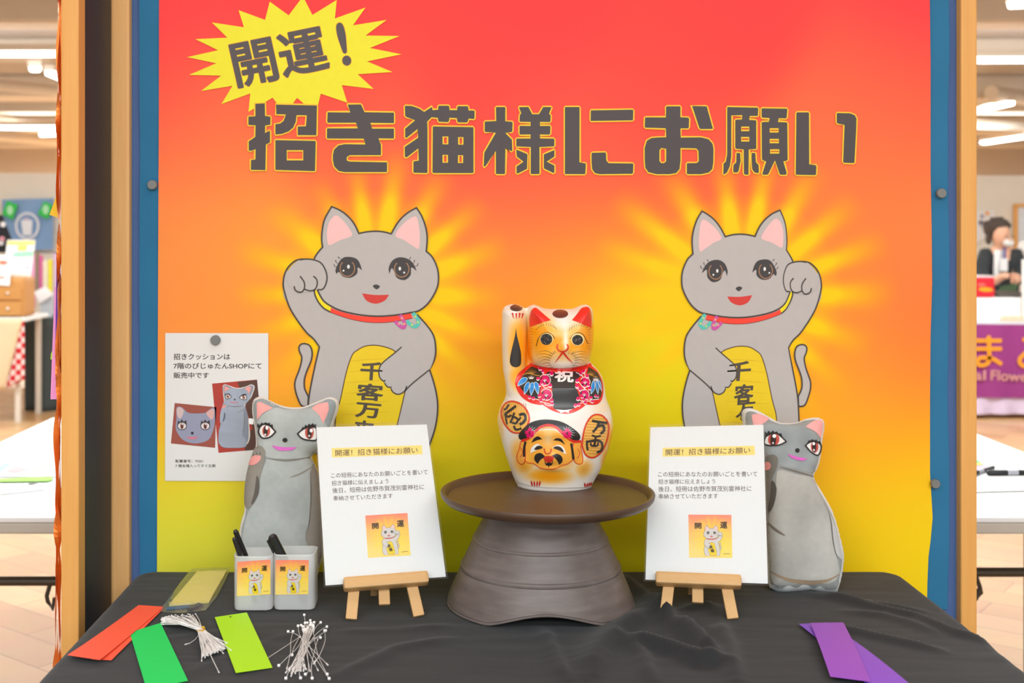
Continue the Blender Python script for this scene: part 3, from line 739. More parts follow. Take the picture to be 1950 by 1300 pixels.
# ------------------------------------------------------------------ round magnets
M['magnet'] = mat('grey_magnet', (124, 126, 124), 0.5, metal=.2)
def magnet(px, py, y, r, label):
    c = at(px, py, y); mb = MB()
    vs = MB().lathe([(.0001, 0), (r * .86, 0), (r, .001), (r, .007), (r * .9, .0085), (.0001, .0085)], (0, 0), 28)
    vs.v = [V((c.x + p.x, y - p.z, c.z + p.y)) for p in vs.v]
    tag(vs.build('magnet', M['magnet'], smooth=True), label, 'magnet', 'round grey magnets on the board')
yt = YB - .0095
magnet(291, 352, yt, .0098, 'round grey magnet on the teal edge left of the banner')
magnet(1791, 368, yt, .0098, 'upper round grey magnet on the teal edge right of the banner')
magnet(1779.5, 920, yt - .001, .0092, 'lower round grey magnet at the right edge of the banner')
# ================================================================== the table and its black cloth
TX0, TX1, TY0, TY1 = -.600, .848, 1.72, 2.408
M['cloth'] = mat('black_cloth', (28, 30, 32), 0.85, scale=40, var=.14, bump=.25, bscale=900, sheen=.1)
tb = thing('folding_table', 'display table hidden under the black cloth', 'table', (.124, 2.06, 0))
MB().box(TX0 + .01, TX1 - .01, TY0 + .01, TY1 - .01, T - .035, T - .008).build('tabletop', M['white'], tb)
for x in (TX0 + .08, TX1 - .08):
    for y in (TY0 + .08, TY1 - .08): MB().tube([(x, y, 0), (x, y, T - .03)], .014).build('leg', M['dark_metal'], tb)

zf = zc(840, 1040, 1950 / 720); zr = zc(1450, 1050, 3.9)
FOLDS = []   # polyline on the table plane, height, width
def fold(pts, h, wd): FOLDS.append(([(lambda g: (g.x, g.y))(ground(*p)) for p in pts], h * (1.45 if h > .0035 else 1.6), wd))
fold(zf([(930, 150), (1010, 215), (1110, 290), (1200, 375)]), .007, .012)
fold(zf([(1110, 290), (1240, 400), (1350, 510), (1415, 590)]), .019, .017)
fold(zf([(975, 470), (1080, 500), (1220, 545), (1350, 600), (1430, 600)]), .013, .014)
fold(zf([(1050, 330), (920, 430), (820, 540), (770, 660)]), .010, .022)
fold(zf([(1400, 320), (1440, 400), (1490, 520), (1530, 690)]), .009, .016)
fold(zf([(540, 430), (590, 550), (650, 690)]), .006, .012)
fold(zf([(960, 480), (1050, 560), (1090, 690)]), .006, .012)
fold(zf([(1250, 330), (1330, 300), (1420, 310)]), .005, .015)
fold(zr([(40, 300), (300, 312), (560, 345), (800, 405), (1150, 480), (1450, 600), (1800, 690)]), .0065, .011)
fold(zr([(180, 280), (480, 318), (760, 375), (1200, 440)]), .005, .009)
fold(zr([(560, 560), (700, 590), (1000, 660), (1330, 730)]), .006, .011)
fold(zr([(640, 440), (900, 470), (1100, 520), (1300, 600)]), .004, .012)
fold([(120, 1255), (240, 1225), (420, 1200), (520, 1190)], .0008, .014)
fold([(300, 1300), (520, 1215), (620, 1190)], .0008, .012)
fold([(640, 1285), (760, 1230), (850, 1215)], .003, .014)
fold([(660, 1200), (760, 1195), (850, 1190)], .0025, .012)
def seg_d(P, pl):
    d = np.full(len(P), 1e9); A = np.asarray(pl)
    sgn = np.zeros(len(P)); tt = np.zeros(len(P)); n = len(A) - 1
    for i in range(n):
        a, b = A[i], A[i + 1]; ab = b - a; t = np.clip(((P - a) @ ab) / (ab @ ab), 0, 1); q = P - (a + t[:, None] * ab)
        dd = np.linalg.norm(q, axis=1); k = dd < d; d[k] = dd[k]; sgn[k] = np.sign(ab[0] * q[k, 1] - ab[1] * q[k, 0]); tt[k] = (i + t[k]) / n
    return d, sgn, tt
FLATS = []   # places where things stand: the folds die out there (x, y, radius)
def cloth():
    r, bend = .026, .018; drop = .62; st = .0068
    x0, x1, y0, y1 = TX0 + .02, TX1 - .02, TY0 + .02, TY1 - .02
    ext = r + drop
    xs = list(np.arange(x0 - .12, x1 + .12, st)); ys = list(np.arange(y0 - .12, y1 + .08, st))
    xs = [x0 - ext, x0 - ext * .66, x0 - ext * .4, x0 - .2] + xs + [x1 + .2, x1 + ext * .4, x1 + ext * .66, x1 + ext]
    ys = [y0 - ext, y0 - ext * .66, y0 - ext * .4, y0 - .2] + ys + [y1 + .12, y1 + .2]
    P = np.array([(x, y) for y in ys for x in xs]); q = np.stack([np.clip(P[:, 0], x0, x1), np.clip(P[:, 1], y0, y1)], 1)
    dl = P - q; ds = np.linalg.norm(dl, axis=1); dr = dl / np.maximum(ds, 1e-9)[:, None]
    b1 = r + bend * math.pi / 2
    hor = np.where(ds < r, ds, np.where(ds < b1, r + bend * np.sin(np.clip((ds - r) / bend, 0, math.pi / 2)), r + bend))
    ver = np.where(ds < r, 0, np.where(ds < b1, bend * (1 - np.cos(np.clip((ds - r) / bend, 0, math.pi / 2))), bend + ds - b1))
    ang = np.arctan2(dr[:, 1], dr[:, 0]); wav = .012 * np.sin((P[:, 0] + P[:, 1]) * 21) * np.clip((ver - .02) / .15, 0, 1)
    hor = hor + np.clip(wav, 0, 1) * np.where(P[:, 1] > y1, 0, 1)
    hgt = np.zeros(len(P))
    for pl, h, wd in FOLDS:
        d, s, t = seg_d(P, pl); ww = np.where(s > 0, wd * .7, wd * 1.35)
        hgt += h * np.exp(-(d / ww) ** 2) * np.clip(np.sin(np.pi * np.clip(t * .84 + .08, 0, 1)) * 1.6, 0, 1)
    for fx, fy, fr in FLATS:
        hgt *= 1 - np.exp(-(((P[:, 0] - fx) ** 2 + (P[:, 1] - fy) ** 2) / fr ** 2) ** 2)
    lo = np.array([mnoise.noise(V((p[0] * 9, p[1] * 22, 0))) * .0007 + .0007 - abs(mnoise.noise(V((p[0] * 5 + p[1] * 6, p[1] * 34, 3)))) * .0010 for p in P])
    hgt = (hgt + lo) * np.clip(1 - ver / .02, 0, 1)
    Z = T + hgt - ver - .0012
    XY = q + dr * hor[:, None]
    nx = len(xs)
    fs = [(j * nx + i, j * nx + i + 1, (j + 1) * nx + i + 1, (j + 1) * nx + i) for j in range(len(ys) - 1) for i in range(nx - 1)]
    me = bpy.data.meshes.new('tablecloth'); me.from_pydata([(a[0], a[1], max(.02, z)) for a, z in zip(XY, Z)], [], fs)
    o = from_mesh('tablecloth', me, M['cloth'], None, True)
    tag(o, 'black cloth spread over the display table in front of the banner, wrinkled at the right', 'tablecloth')
FLATS += [(.16, 2.215, .15), (-.115, 2.12, .07), (.425, 2.12, .055), (-.30, 2.19, .1), (.59, 2.27, .09)]
cloth()

# ================================================================== notice on the banner
zp = zc(300, 620, 923 / 220)
def red_sack(art, xf, base, L=3, gr=(160, 168, 176)):
    pass
def draw_cushion(a, L=1, photo=False):
    """tall cat cushion as printed: points from the enlarged crop of the one beside the notice"""
    G0, G1, G2 = ((154, 161, 161), (180, 185, 181), (144, 138, 128)) if not photo else ((150, 154, 170), (168, 178, 196), (126, 140, 160))
    a.poly([(195,95),(225,72),(260,72),(320,98),(385,128),(450,140),(530,136),(600,112),(660,88),(705,72),(740,80),(755,105),(750,150),(725,225),(705,290),(670,370),(620,425),(575,465),(600,500),(625,570),(645,650),(655,800),(662,1000),(655,1140),(630,1200),(600,1290),(400,1310),(200,1300),(118,1230),(100,1150),(104,1040),(112,950),(132,880),(144,800),(146,690),(160,590),(182,490),(200,440),(215,400),(214,330),(205,250),(192,170)], G0, L)
    def shade(x, y):
        t = .5 + .5 * mnoise.noise(V((x * .006, y * .006, .3))); u = .5 + .5 * mnoise.noise(V((x * .03, y * .03, 4)))
        w_ = .75 * t + .25 * u
        return tuple(G1[i] * (.86 + .22 * w_) for i in range(3))
    a.poly([(290,480),(420,490),(570,478),(600,520),(600,640),(590,760),(575,900),(555,990),(560,1060),(600,1090),(600,1280),(400,1300),(200,1290),(120,1200),(112,1060),(130,940),(160,840),(205,760),(230,640),(250,560),(278,500)], shade, L + 1)
    a.poly([(330,135),(420,145),(530,142),(600,140),(660,200),(690,250),(700,290),(660,370),(600,440),(560,470),(420,482),(290,470),(240,420),(220,340),(212,260),(240,190)], shade, L + 1)
    a.poly([(590,520),(620,560),(645,650),(656,800),(662,1000),(655,1140),(630,1200),(600,1130),(555,1060),(548,1000),(575,930),(585,800),(580,640)], (150, 142, 132) if not photo else (140, 150, 168), L + 2)
    a.line([(578,560),(585,760),(572,920),(550,990)], 9, (120, 112, 102), L + 3, taper=1)
    a.line([(275,478),(420,494),(580,470)], 12, (132, 126, 116), L + 2, taper=1)
    a.line([(440,610),(520,580),(600,530)], 10, (146, 138, 126), L + 2, taper=1)
    a.poly([(248,395),(272,430),(268,490),(250,560),(235,620),(222,720),(190,795),(140,815),(134,700),(152,570),(190,440),(215,400)], G2 if not photo else G1, L + 3)
    a.poly([(214,600),(232,640),(226,720),(195,780),(178,790),(200,700)], (98, 92, 86) if not photo else (90, 104, 120), L + 4)
    a.poly([(165,515),(178,480),(200,460),(240,462),(238,490),(205,520),(175,525)], (236, 158, 152), L + 4)
    for l in ([(195,450),(200,462)], [(215,440),(222,458)], [(238,438),(240,455)]): a.line(l, 7, (110, 104, 98), L + 4)
    PK = (244, 168, 162)
    a.poly([(215,100,1),(240,95),(325,135,1),(260,165),(218,214,1)], PK, L + 2)
    a.poly([(590,135,1),(640,105),(702,95,1),(705,150),(668,240,1),(640,180)], PK, L + 2)
    DK = (52, 48, 46)
    for pts, iris, pup, hl in (([(232,300),(240,262),(270,240),(300,250),(344,296,1),(305,332),(255,338)], (280,290,26,38), (276,292,13,38), (285,268,10,14)),
                               ([(494,310,1),(540,272),(590,260),(622,272),(622,348),(560,352),(520,338)], (575,300,30,46), (576,300,15,45), (588,288,11,13))):
        a.poly(pts, (238, 234, 228), L + 3); a.line(pts, 10, DK, L + 5, closed=True)
        a.ell(*iris, (196, 92, 80), L + 4); a.ell(*pup, (66, 50, 46), L + 5); a.ell(*hl, (244, 242, 240), L + 6); a.ell(pup[0] - 2, pup[1] + 24, 6, 8, (232, 225, 222), L + 6)
    a.poly([(222,262,1),(222,236,1),(238,250,1),(250,232,1),(262,244,1),(276,228,1),(286,242,1),(302,232,1),(308,250,1),(322,244,1),(330,280,1),(296,256),(256,250),(236,270)], DK, L + 5)
    a.poly([(510,300,1),(528,264,1),(540,266,1),(548,248,1),(562,256,1),(572,240,1),(584,250,1),(598,236,1),(606,248,1),(622,242,1),(620,272,1),(580,266),(540,280)], DK, L + 5)
    a.ell(408, 353, 17, 15, DK, L + 4)
    a.poly([(315,388,1),(400,402),(488,400,1),(455,421),(372,425),(335,406)], (220, 110, 196) if not photo else (206, 140, 160), L + 4)
    return a

nt_ = thing('notice', 'white paper notice with two small cushion photos hanging at the left side of the banner', 'notice', at(412, 775, YBN - .003))
NP = YBN - .0022
nm = MB().slab([at(*p, NP) for p in zp([(62, 58), (885, 60), (886, 1240), (60, 1238)])], V((0, -.0004, 0)))
nm.build('paper', M['whitepaper'], nt_)
NF = flat(V((0, NP - .0004, 0)), V((0, -1, 0)), .00022)
a = Art(NF); TX = (66, 58, 58)
for body, l, r, t in (('招きクッションは', (128, 272), (580, 272), 222), ('7階のびじゅたんSHOPにて', (128, 345), (832, 345), 297), ('販売中です', (128, 420), (410, 420), 372), ('配置番号：7G01', (143, 1093), (363, 1093), 1069), ('7 階会場入ってすぐ左側', (143, 1131), (462, 1131), 1106)):
    a.text(body, zp([l])[0], zp([r])[0], TX, 1, zp([(l[0], t)])[0], bold=.018)
a.build('lettering', M['print'], nt_)
a = Art(NF, xf=lambda p: zp([p])[0])
a.poly([(137,617),(470,650),(460,975),(107,940)], (160, 82, 70), 1, smooth=False)
fc = [(150,670),(165,645),(200,655),(240,692),(300,700),(380,695),(420,665),(455,660),(458,760),(440,850),(400,915),(300,940),(205,912),(148,830),(152,740)]
a.poly(fc, (152, 156, 182), 2)
a.poly([(155,665),(180,650),(210,680),(185,740),(160,720)], (216, 190, 190), 3); a.poly([(390,700),(420,672),(450,668),(450,720),(430,748)], (222, 176, 172), 3)
for cx, e in ((196, -1), (382, 1)):
    a.ell(cx, 800, 36, 30, (228, 222, 222), 3); a.line([(cx + 36 * math.cos(i * .7), 800 + 30 * math.sin(i * .7)) for i in range(9)], 6, (70, 60, 66), 4, closed=True)
    a.ell(cx, 800, 14, 24, (170, 90, 84), 4); a.ell(cx, 800, 7, 24, (60, 44, 44), 5); a.ell(cx + 3, 785, 6, 7, (240, 238, 238), 6)
    a.poly([(cx - 38, 790, 1), (cx - 30, 755, 1), (cx - 18, 770, 1), (cx, 748, 1), (cx + 14, 768, 1), (cx + 34, 752, 1), (cx + 38, 790, 1), (cx, 772)], (60, 52, 56), 5)
a.ell(278, 857, 11, 11, (48, 40, 50), 4); a.poly([(230,880,1),(275,888),(322,882,1),(300,905),(255,903)], (214, 128, 146), 4)
a.build('photograph', M['print'], nt_)
a = Art(NF, xf=lambda p: zp([p])[0])
a.poly([(436,462),(795,430),(850,985),(487,1015)], (180, 62, 52), 1, smooth=False)
a.poly([(640,450),(795,432),(850,985),(700,998),(690,900),(760,820)], (92, 62, 52), 2, smooth=False)
k_ = 252 / 585.0
a.xf = lambda p: zp([p])[0]
crop = lambda p: zp([(520 + (p[0] - 180) * k_, 470 + (p[1] - 60) * .405)])[0]
a.xf = crop
a.poly([(185,90),(230,56),(310,80),(450,126),(600,100),(710,56),(775,100),(745,220),(700,330),(600,470),(645,640),(680,900),(690,1080),(640,1230),(500,1290),(300,1300),(190,1240),(140,1120),(150,950),(180,800),(190,560),(205,400),(190,240)], (232, 226, 218), 3)
draw_cushion(a, 4, True)
a.build('photograph', M['print'], nt_)
magnet(411, 647, NP - .0005, .0098, 'round grey magnet holding up the white paper notice')

# ================================================================== cat cushions
M['cushion'] = ink('cushion_fabric', 0.85, var=.05, scale=25, spec=.2, bump=.12, sheen=.3)
M['cushionprint'] = ink('cushion_print', 0.85, var=.09, scale=45, spec=.2, bump=.15, sheen=.2)
def lean(pb, Yb, pt, Yt):
    A, B = at(975, pb, Yb), at(975, pt, Yt); d = (B - A).normalized(); n = d.cross(V((1, 0, 0))).normalized()
    if n.y > 0: n = -n
    return A, n
def puff(th, R, base=.35):
    return lambda P, d: th * (.86 * np.sqrt(np.clip(1 - (1 - np.clip(d / R, 0, 1)) ** 2, 0, 1)) + .14 * np.clip(d / (R * 3.2), 0, 1) ** .8)
zl = zc(430, 740, 794 / 220)
cu = thing('cat_cushion', 'tall grey cat cushion leaning on the banner behind the two pen cups', 'cushion', (-.32, 2.35, T))
A, n = lean(1108, 2.345, 760, 2.425)
ol = clean(sm(zl([(182,110),(195,72),(225,56),(255,58),(310,84),(380,114),(450,127),(530,124),(600,99),(660,74),(710,57),(752,66),(777,100),(770,155),(745,225),(722,300),(690,370),(640,430),(594,466),(622,540),(646,640),(664,800),(672,1000),(668,1140),(645,1220),(600,1318),(400,1328),(200,1322),(105,1260),(85,1160),(88,1050),(98,950),(112,890),(128,830),(130,690),(146,580),(166,490),(188,432),(205,395),(205,330),(194,240),(182,170)])))
o = inflate('cushion_body', ol, lambda x, y: onplane(x, y, A, n), n, puff(.026, 22), 4.0, M['cushion'], cu, colfun=lambda x, y: (232, 228, 220))
a = draw_cushion(Art(over([o], .0005), step=11, xf=lambda p: zl([p])[0]))
a.build('printed_cat', M['cushionprint'], cu)
tg = MB(); tg.slab([onplane(*p, A, n) + n * .001 for p in zl([(158, 203), (192, 206), (190, 246), (160, 242)])], n * .0006)
tg.build('fabric_tag', M['whitepaper'], cu)

zq = zc(1400, 760, 800 / 240)
cu2 = thing('cat_cushion', 'tall grey cat cushion leaning on the banner behind the right easel sign', 'cushion', (.6, 2.3, T))
A2, n2 = lean(1128, 2.285, 785, 2.42)
ol2 = clean(sm(zq([(42,110),(45,78),(62,60),(95,58),(150,78),(220,118),(290,151),(380,149),(440,127),(500,117),(548,128),(566,165),(560,220),(550,290),(540,380),(522,440),(500,478),(505,520),(535,570),(580,645),(620,725),(650,820),(672,905),(688,985),(686,1060),(672,1140),(655,1200),(640,1226),(560,1222),(480,1210),(380,1218),(300,1224),(235,1205),(213,1170),(200,1000),(188,800),(178,600),(183,480),(168,400),(118,300),(62,210)])))
o2 = inflate('cushion_body', ol2, lambda x, y: onplane(x, y, A2, n2), n2, puff(.030, 24), 4.0, M['cushion'], cu2, colfun=lambda x, y: (226, 226, 222))
def draw_cushion2(a, L=1):
    def shade(x, y):
        t = .5 + .5 * mnoise.noise(V((x * .006, y * .005, 7.3))); u = .5 + .5 * mnoise.noise(V((x * .03, y * .03, 2)))
        return tuple(c * (.85 + .22 * (.75 * t + .25 * u)) for c in (184, 181, 173))
    a.poly([(66,110),(80,80),(110,78),(160,98),(220,132),(290,158),(380,156),(440,138),(500,130),(540,140),(552,170),(545,230),(538,300),(528,380),(512,432),(494,470),(498,520),(528,575),(572,650),(612,730),(642,822),(662,905),(676,985),(674,1060),(660,1130),(645,1200),(580,1205),(540,1185),(500,1195),(440,1172),(390,1195),(340,1180),(290,1200),(240,1180),(222,1150),(212,1000),(200,800),(190,600),(192,480),(178,400),(130,300),(80,200)], (152, 153, 149), L)
    a.poly([(280,450),(390,478),(490,500),(528,580),(570,660),(606,740),(620,860),(630,960),(650,1030),(660,1110),(600,1165),(440,1165),(290,1180),(230,1130),(215,900),(220,720),(255,600),(262,500)], shade, L + 1)
    a.poly([(190,175),(250,160),(320,165),(420,170),(500,220),(535,270),(528,370),(508,425),(490,465),(380,440),(280,415),(220,360),(186,300)], lambda x, y: tuple(c * (.95 + .1 * mnoise.noise(V((x * .01, y * .01, 1)))) for c in (158, 164, 164)), L + 1)
    PK = (242, 170, 166)
    a.poly([(105,100,1),(150,95),(218,126,1),(160,165),(120,165)], PK, L + 2)
    a.poly([(445,176,1),(500,140),(545,135),(553,172),(540,248,1),(505,205)], PK, L + 2)
    DK = (52, 48, 46)
    for pts, iris, pup, hl in (([(186,275),(200,232),(250,216),(290,240),(322,271,1),(275,292),(212,293)], (243,256,36,40), (240,258,18,40), (246,236,12,12)),
                               ([(444,296,1),(482,264),(528,280),(538,310),(520,355),(480,336)], (500,302,22,38), (497,302,12,37), (494,284,8,10))):
        a.poly(pts, (236, 232, 226), L + 3); a.line(pts, 8, DK, L + 5, closed=True)
        a.ell(*iris, (196, 84, 74), L + 4); a.ell(*pup, (62, 46, 42), L + 5); a.ell(*hl, (244, 242, 240), L + 6); a.ell(pup[0] - 2, pup[1] + 22, 5, 7, (230, 222, 220), L + 6)
    a.poly([(186,250,1),(186,205,1),(200,218,1),(210,200,1),(222,214,1),(238,200,1),(248,213,1),(262,206,1),(272,220,1),(290,218,1),(300,248,1),(262,224),(220,228)], DK, L + 5)
    a.poly([(455,288,1),(462,262,1),(476,268,1),(486,254,1),(498,266,1),(510,256,1),(518,270,1),(532,264,1),(544,300,1),(520,282),(486,274)], DK, L + 5)
    a.ell(393, 326, 14, 14, DK, L + 4)
    a.poly([(328,346,1),(390,366),(456,378,1),(420,391),(360,374)], (222, 104, 192), L + 4)
    a.poly([(190,375),(240,352),(270,378),(264,440),(240,490),(230,540),(262,560),(255,640),(235,700),(212,718),(205,600),(190,480)], (124, 118, 110), L + 3)
    a.poly([(236,520),(262,560),(255,640),(232,705),(214,700),(226,620)], (86, 82, 74), L + 4)
    a.ell(208, 424, 22, 28, (234, 150, 146), L + 4)
    a.line([(282,430),(380,456),(496,490)], 11, (120, 112, 102), L + 3, taper=1)
    a.line([(210,780),(260,830),(315,866)], 16, (122, 112, 102), L + 3, taper=1)
    a.poly([(566,670),(600,725),(636,820),(660,910),(676,985),(672,1020),(640,990),(622,910),(610,800)], (190, 188, 184), L + 2)
    a.line([(562,660),(600,750),(620,900),(640,985),(672,1018)], 6, (104, 98, 92), L + 3, taper=1)
    a.line([(225,1090),(320,1140),(460,1160),(580,1150),(660,1110)], 26, (158, 136, 112), L + 2, taper=1)
    return a
draw_cushion2(Art(over([o2], .0005), step=10, xf=lambda p: zq([p])[0])).build('printed_cat', M['cushionprint'], cu2)
MB().tube([onplane(*p, A2, n2) for p in zq([(46, 70), (36, 85), (40, 105), (34, 125), (44, 135)])], .0012, 6).build('fabric_tag', M['dark_metal'], cu2)

# ================================================================== easel signs
M['film'] = clear('laminate_film', (252, 253, 253), haze=.06, rough=.10, gl0=.018)
def sticker(a, quad, L=1, tiny=False):
    """orange to yellow picture of a white beckoning cat; quad tl, tr, br, bl in picture points"""
    tl, tr, br, bl = quad
    def bi(p): u, v = p[0], p[1]; return tuple((tl[i] * (1 - u) + tr[i] * u) * (1 - v) + (bl[i] * (1 - u) + br[i] * u) * v for i in (0, 1))
    top, mid_, low, yl = np.array((255, 134, 108)), np.array((252, 180, 98)), np.array((252, 216, 118)), np.array((252, 222, 44))
    def col(u, v):
        c = top * max(0, 1 - v / .3) + mid_ * (min(v / .3, 1) if v < .3 else max(0, 1 - (v - .3) / .5)) + low * min(1, max(0, (v - .3) / .5))
        dx, dy = u - .54, v - .5; r = math.hypot(dx, dy); an = math.atan2(dx, -dy)
        g = max(0, 1 - r / .5) ** .7 * (.65 + .35 * -math.cos(an * 16)) + max(0, .75 * (u - .55)) * v
        g = min(1, g); return tuple(c * (1 - g) + yl * g)
    a.xf = bi
    def put_grid():
        n = 26; vs = [(i / n, j / n) for j in range(n + 1) for i in range(n + 1)]
        fs = [[j * (n + 1) + i, j * (n + 1) + i + 1, (j + 1) * (n + 1) + i + 1, (j + 1) * (n + 1) + i] for j in range(n) for i in range(n)]
        a.put(vs, fs, col, L)
    put_grid()
    a.xf = lambda p: bi((.8446 - .000321 * p[0], .25 + (p[1] - 155) * .000325))
    draw_cat(a, L + 1, 13, False, (214, 206, 200))
    a.xf = bi; B = (70, 50, 14)
    a.text('開', (.14, .33), (.30, .33), B, L + 2, (.14, .19), bold=.03); a.text('運', (.73, .32), (.90, .32), B, L + 2, (.73, .16), bold=.03)
    a.text('来', (.475, .80), (.555, .79), (74, 54, 20), L + 9, (.462, .72), bold=.03); a.text('福', (.505, .885), (.585, .875), (74, 54, 20), L + 9, (.492, .805), bold=.03)
    a.line([(.79, .912), (.86, .905), (.95, .906)], .012, (150, 124, 40), L + 2)

def easel_sign(side, corners, hl, title, lines, pic, cx, ledge, feet, mast, labels):
    s = -1 if side == 'l' else 1
    yaw = math.radians(9.0 * -s)          # the outer side is the nearer one
    u = V((math.cos(yaw), math.sin(yaw), 0)); wd = V((-math.sin(yaw), math.cos(yaw), 0))
    th = math.radians(35); vv = wd * math.sin(th) + V((0, 0, math.cos(th))); nn = u.cross(vv).normalized()
    if nn.y > 0: nn = -nn
    P0 = at(cx, 1106, 2.15)
    C4 = [onplane(*p, P0, nn) for p in corners]
    sg = thing('laminated_sign', labels[0], 'sign', P0, 'laminated signs on easels')
    MB().slab(C4, -nn * .0003).build('paper', M['whitepaper'], sg)
    cen = sum(C4, V()) / 4
    out = [p + (p - cen).normalized() * .0055 for p in C4]
    fl = MB(); fl.add([p + nn * .0032 for p in out], [[0, 1, 2, 3]])
    fo = fl.build('film', M['film'], sg); 
    fn = flat(P0, nn, .00018)
    a = Art(fn); a.poly(hl, (253, 220, 120), 1, smooth=False)
    S = (84, 56, 52)
    a.text('開運！招き猫様にお願い', title[0], title[1], S, 2, title[2], bold=.006)
    for b, l, r in lines:
        a.text(b, l, r, S, 1, bold=.004)
    a.build('lettering', M['print'], sg)
    a = Art(fn); sticker(a, pic); a.build('picture', M['print'], sg)
    # easel
    es = thing('small_easel', labels[1], 'easel', (P0.x, P0.y, T), 'small wooden easels')
    lc = [onplane(*p, P0 - nn * .004, nn) for p in ledge]   # left, right ends of the ledge middle line
    mid_ = (lc[0] + lc[1]) / 2 + nn * .010; L_ = (lc[1] - lc[0]).length; lu = (lc[1] - lc[0]).normalized(); lv = nn.cross(lu).normalized()
    MB().obox(mid_, lu, nn, lv, L_, .024, .0215, .005).build('ledge', M['woodX'], es)
    for fx, tx in feet:
        f0 = onplane(*fx, P0 - nn * .0075, nn); t0 = onplane(*tx, P0 - nn * .0075, nn); d = (t0 - f0).normalized(); f0 = f0 - d * ((f0.z - T - .0015) / d.z)
        e = f0 + d * .23; c = (f0 + e) / 2; uu = (u - d * u.dot(d)).normalized()
        MB().obox(c, uu, d.cross(uu), d, .0195, .009, (e - f0).length, .002).build('leg', M['woodZs'], es)
    m0 = onplane(*mast[0], P0 - nn * .014, nn); m1 = onplane(*mast[1], P0 - nn * .014, nn); d = (m1 - m0).normalized(); e = m0 + d * .2
    uu = (u - d * u.dot(d)).normalized()
    MB().obox((m0 + e) / 2, uu, d.cross(uu), d, .0195, .009, .2, .002).build('mast', M['woodZs'], es)
    top = e - d * .012 - nn * .006; ft = V((m0.x, m0.y, T + .001)) + wd * .115 + u * (-.008)
    d = (top - ft).normalized()
    MB().obox((top + ft) / 2, uu, d.cross(uu), d, .012, .007, (top - ft).length, .002).build('rear_leg', M['woodZs'], es)
z4 = zc(590, 790, 3.25); z5 = zc(1210, 790, 3.25)
LN = ('この短冊にあなたのお願いごとを書いて', '招き猫様に伝えましょう', '後日、短冊は佐野市賀茂別雷神社に', '奉納させていただきます')
easel_sign('l', z4([(40, 76), (724, 58), (842, 1000), (97, 1054)]), z4([(135, 205), (693, 187), (698, 243), (137, 263)]), z4([(158, 255), (668, 237), (157, 216)]),
           [(LN[0],) + tuple(z4([(132, 390), (730, 368)])), (LN[1],) + tuple(z4([(136, 437), (487, 424)])), (LN[2],) + tuple(z4([(140, 484), (708, 460)])), (LN[3],) + tuple(z4([(145, 531), (513, 515)]))],
           z4([(343, 622), (604, 606), (624, 868), (360, 884)]), 734, z4([(206, 1062), (728, 1020)]),
           ((z4([(258, 1240)])[0], z4([(272, 1092)])[0]), (z4([(668, 1214)])[0], z4([(634, 1066)])[0])), (z4([(462, 1176)])[0], z4([(458, 1076)])[0]),
           ('white laminated sign on the small easel beside the pen cups, its left side nearer', 'small wooden easel holding the sign beside the pen cups'))
easel_sign('r', z5([(93, 76), (792, 60), (820, 1043), (62, 1018)]), z5([(170, 203), (737, 190), (740, 247), (168, 258)]), z5([(187, 251), (710, 238), (188, 212)]),
           [(LN[0],) + tuple(z5([(140, 383), (754, 380)])), (LN[1],) + tuple(z5([(142, 428), (494, 425)])), (LN[2],) + tuple(z5([(142, 475), (718, 471)])), (LN[3],) + tuple(z5([(142, 519), (511, 516)]))],
           z5([(328, 616), (594, 618), (600, 884), (332, 882)]), 1346, z5([(124, 1024), (653, 1046)]),
           ((z5([(188, 1206)])[0], z5([(205, 1066)])[0]), (z5([(597, 1230)])[0], z5([(568, 1080)])[0])), (z5([(386, 1164)])[0], z5([(385, 1074)])[0]),
           ('white laminated sign on the easel in front of the right cat cushion', 'small wooden easel standing in front of the right cat cushion'))

# ================================================================== round wooden stand
def stand_mat():
    m, nt, N, Lk, b = nodes('dark_turned_wood')
    tc = N.new('ShaderNodeTexCoord'); mp = N.new('ShaderNodeMapping'); mp.inputs['Scale'].default_value = (5, 5, 34)
    nz = N.new('ShaderNodeTexNoise'); nz.inputs['Scale'].default_value = 3; nz.inputs['Detail'].default_value = 6
    n2_ = N.new('ShaderNodeTexNoise'); n2_.inputs['Scale'].default_value = 14; n2_.inputs['Detail'].default_value = 6
    cr = N.new('ShaderNodeValToRGB'); e = cr.color_ramp.elements
    e[0].position = .25; e[0].color = (*rgb((94, 83, 79)), 1); e[1].position = .8; e[1].color = (*rgb((138, 126, 120)), 1)
    q = cr.color_ramp.elements.new(.5); q.color = (*rgb((112, 100, 95)), 1)
    ad = N.new('ShaderNodeMath'); ad.operation = 'ADD'; ad2 = N.new('ShaderNodeMath'); ad2.operation = 'MULTIPLY'; ad2.inputs[1].default_value = .5
    Lk.new(tc.outputs['Object'], mp.inputs[0]); Lk.new(mp.outputs[0], nz.inputs['Vector']); Lk.new(tc.outputs['Object'], n2_.inputs['Vector'])
    Lk.new(nz.outputs['Fac'], ad.inputs[0]); Lk.new(n2_.outputs['Fac'], ad.inputs[1]); Lk.new(ad.outputs[0], ad2.inputs[0]); Lk.new(ad2.outputs[0], cr.inputs[0])
    Lk.new(cr.outputs[0], b.inputs['Base Color']); b.inputs['Roughness'].default_value = .42
    bp = N.new('ShaderNodeBump'); bp.inputs['Strength'].default_value = .12; bp.inputs['Distance'].default_value = .002
    Lk.new(nz.outputs['Fac'], bp.inputs['Height']); Lk.new(bp.outputs[0], b.inputs['Normal'])
    return m
M['stand'] = stand_mat(); M['tray'] = mat('brown_lacquer_tray', (80, 60, 47), .42, var=.18, scale=9, bump=.05, bscale=200, col2=(100, 76, 58))
YC = 2.215; k2 = YC / F
sx, sxt = (1029 - CX) * k2, (1042 - CX) * k2
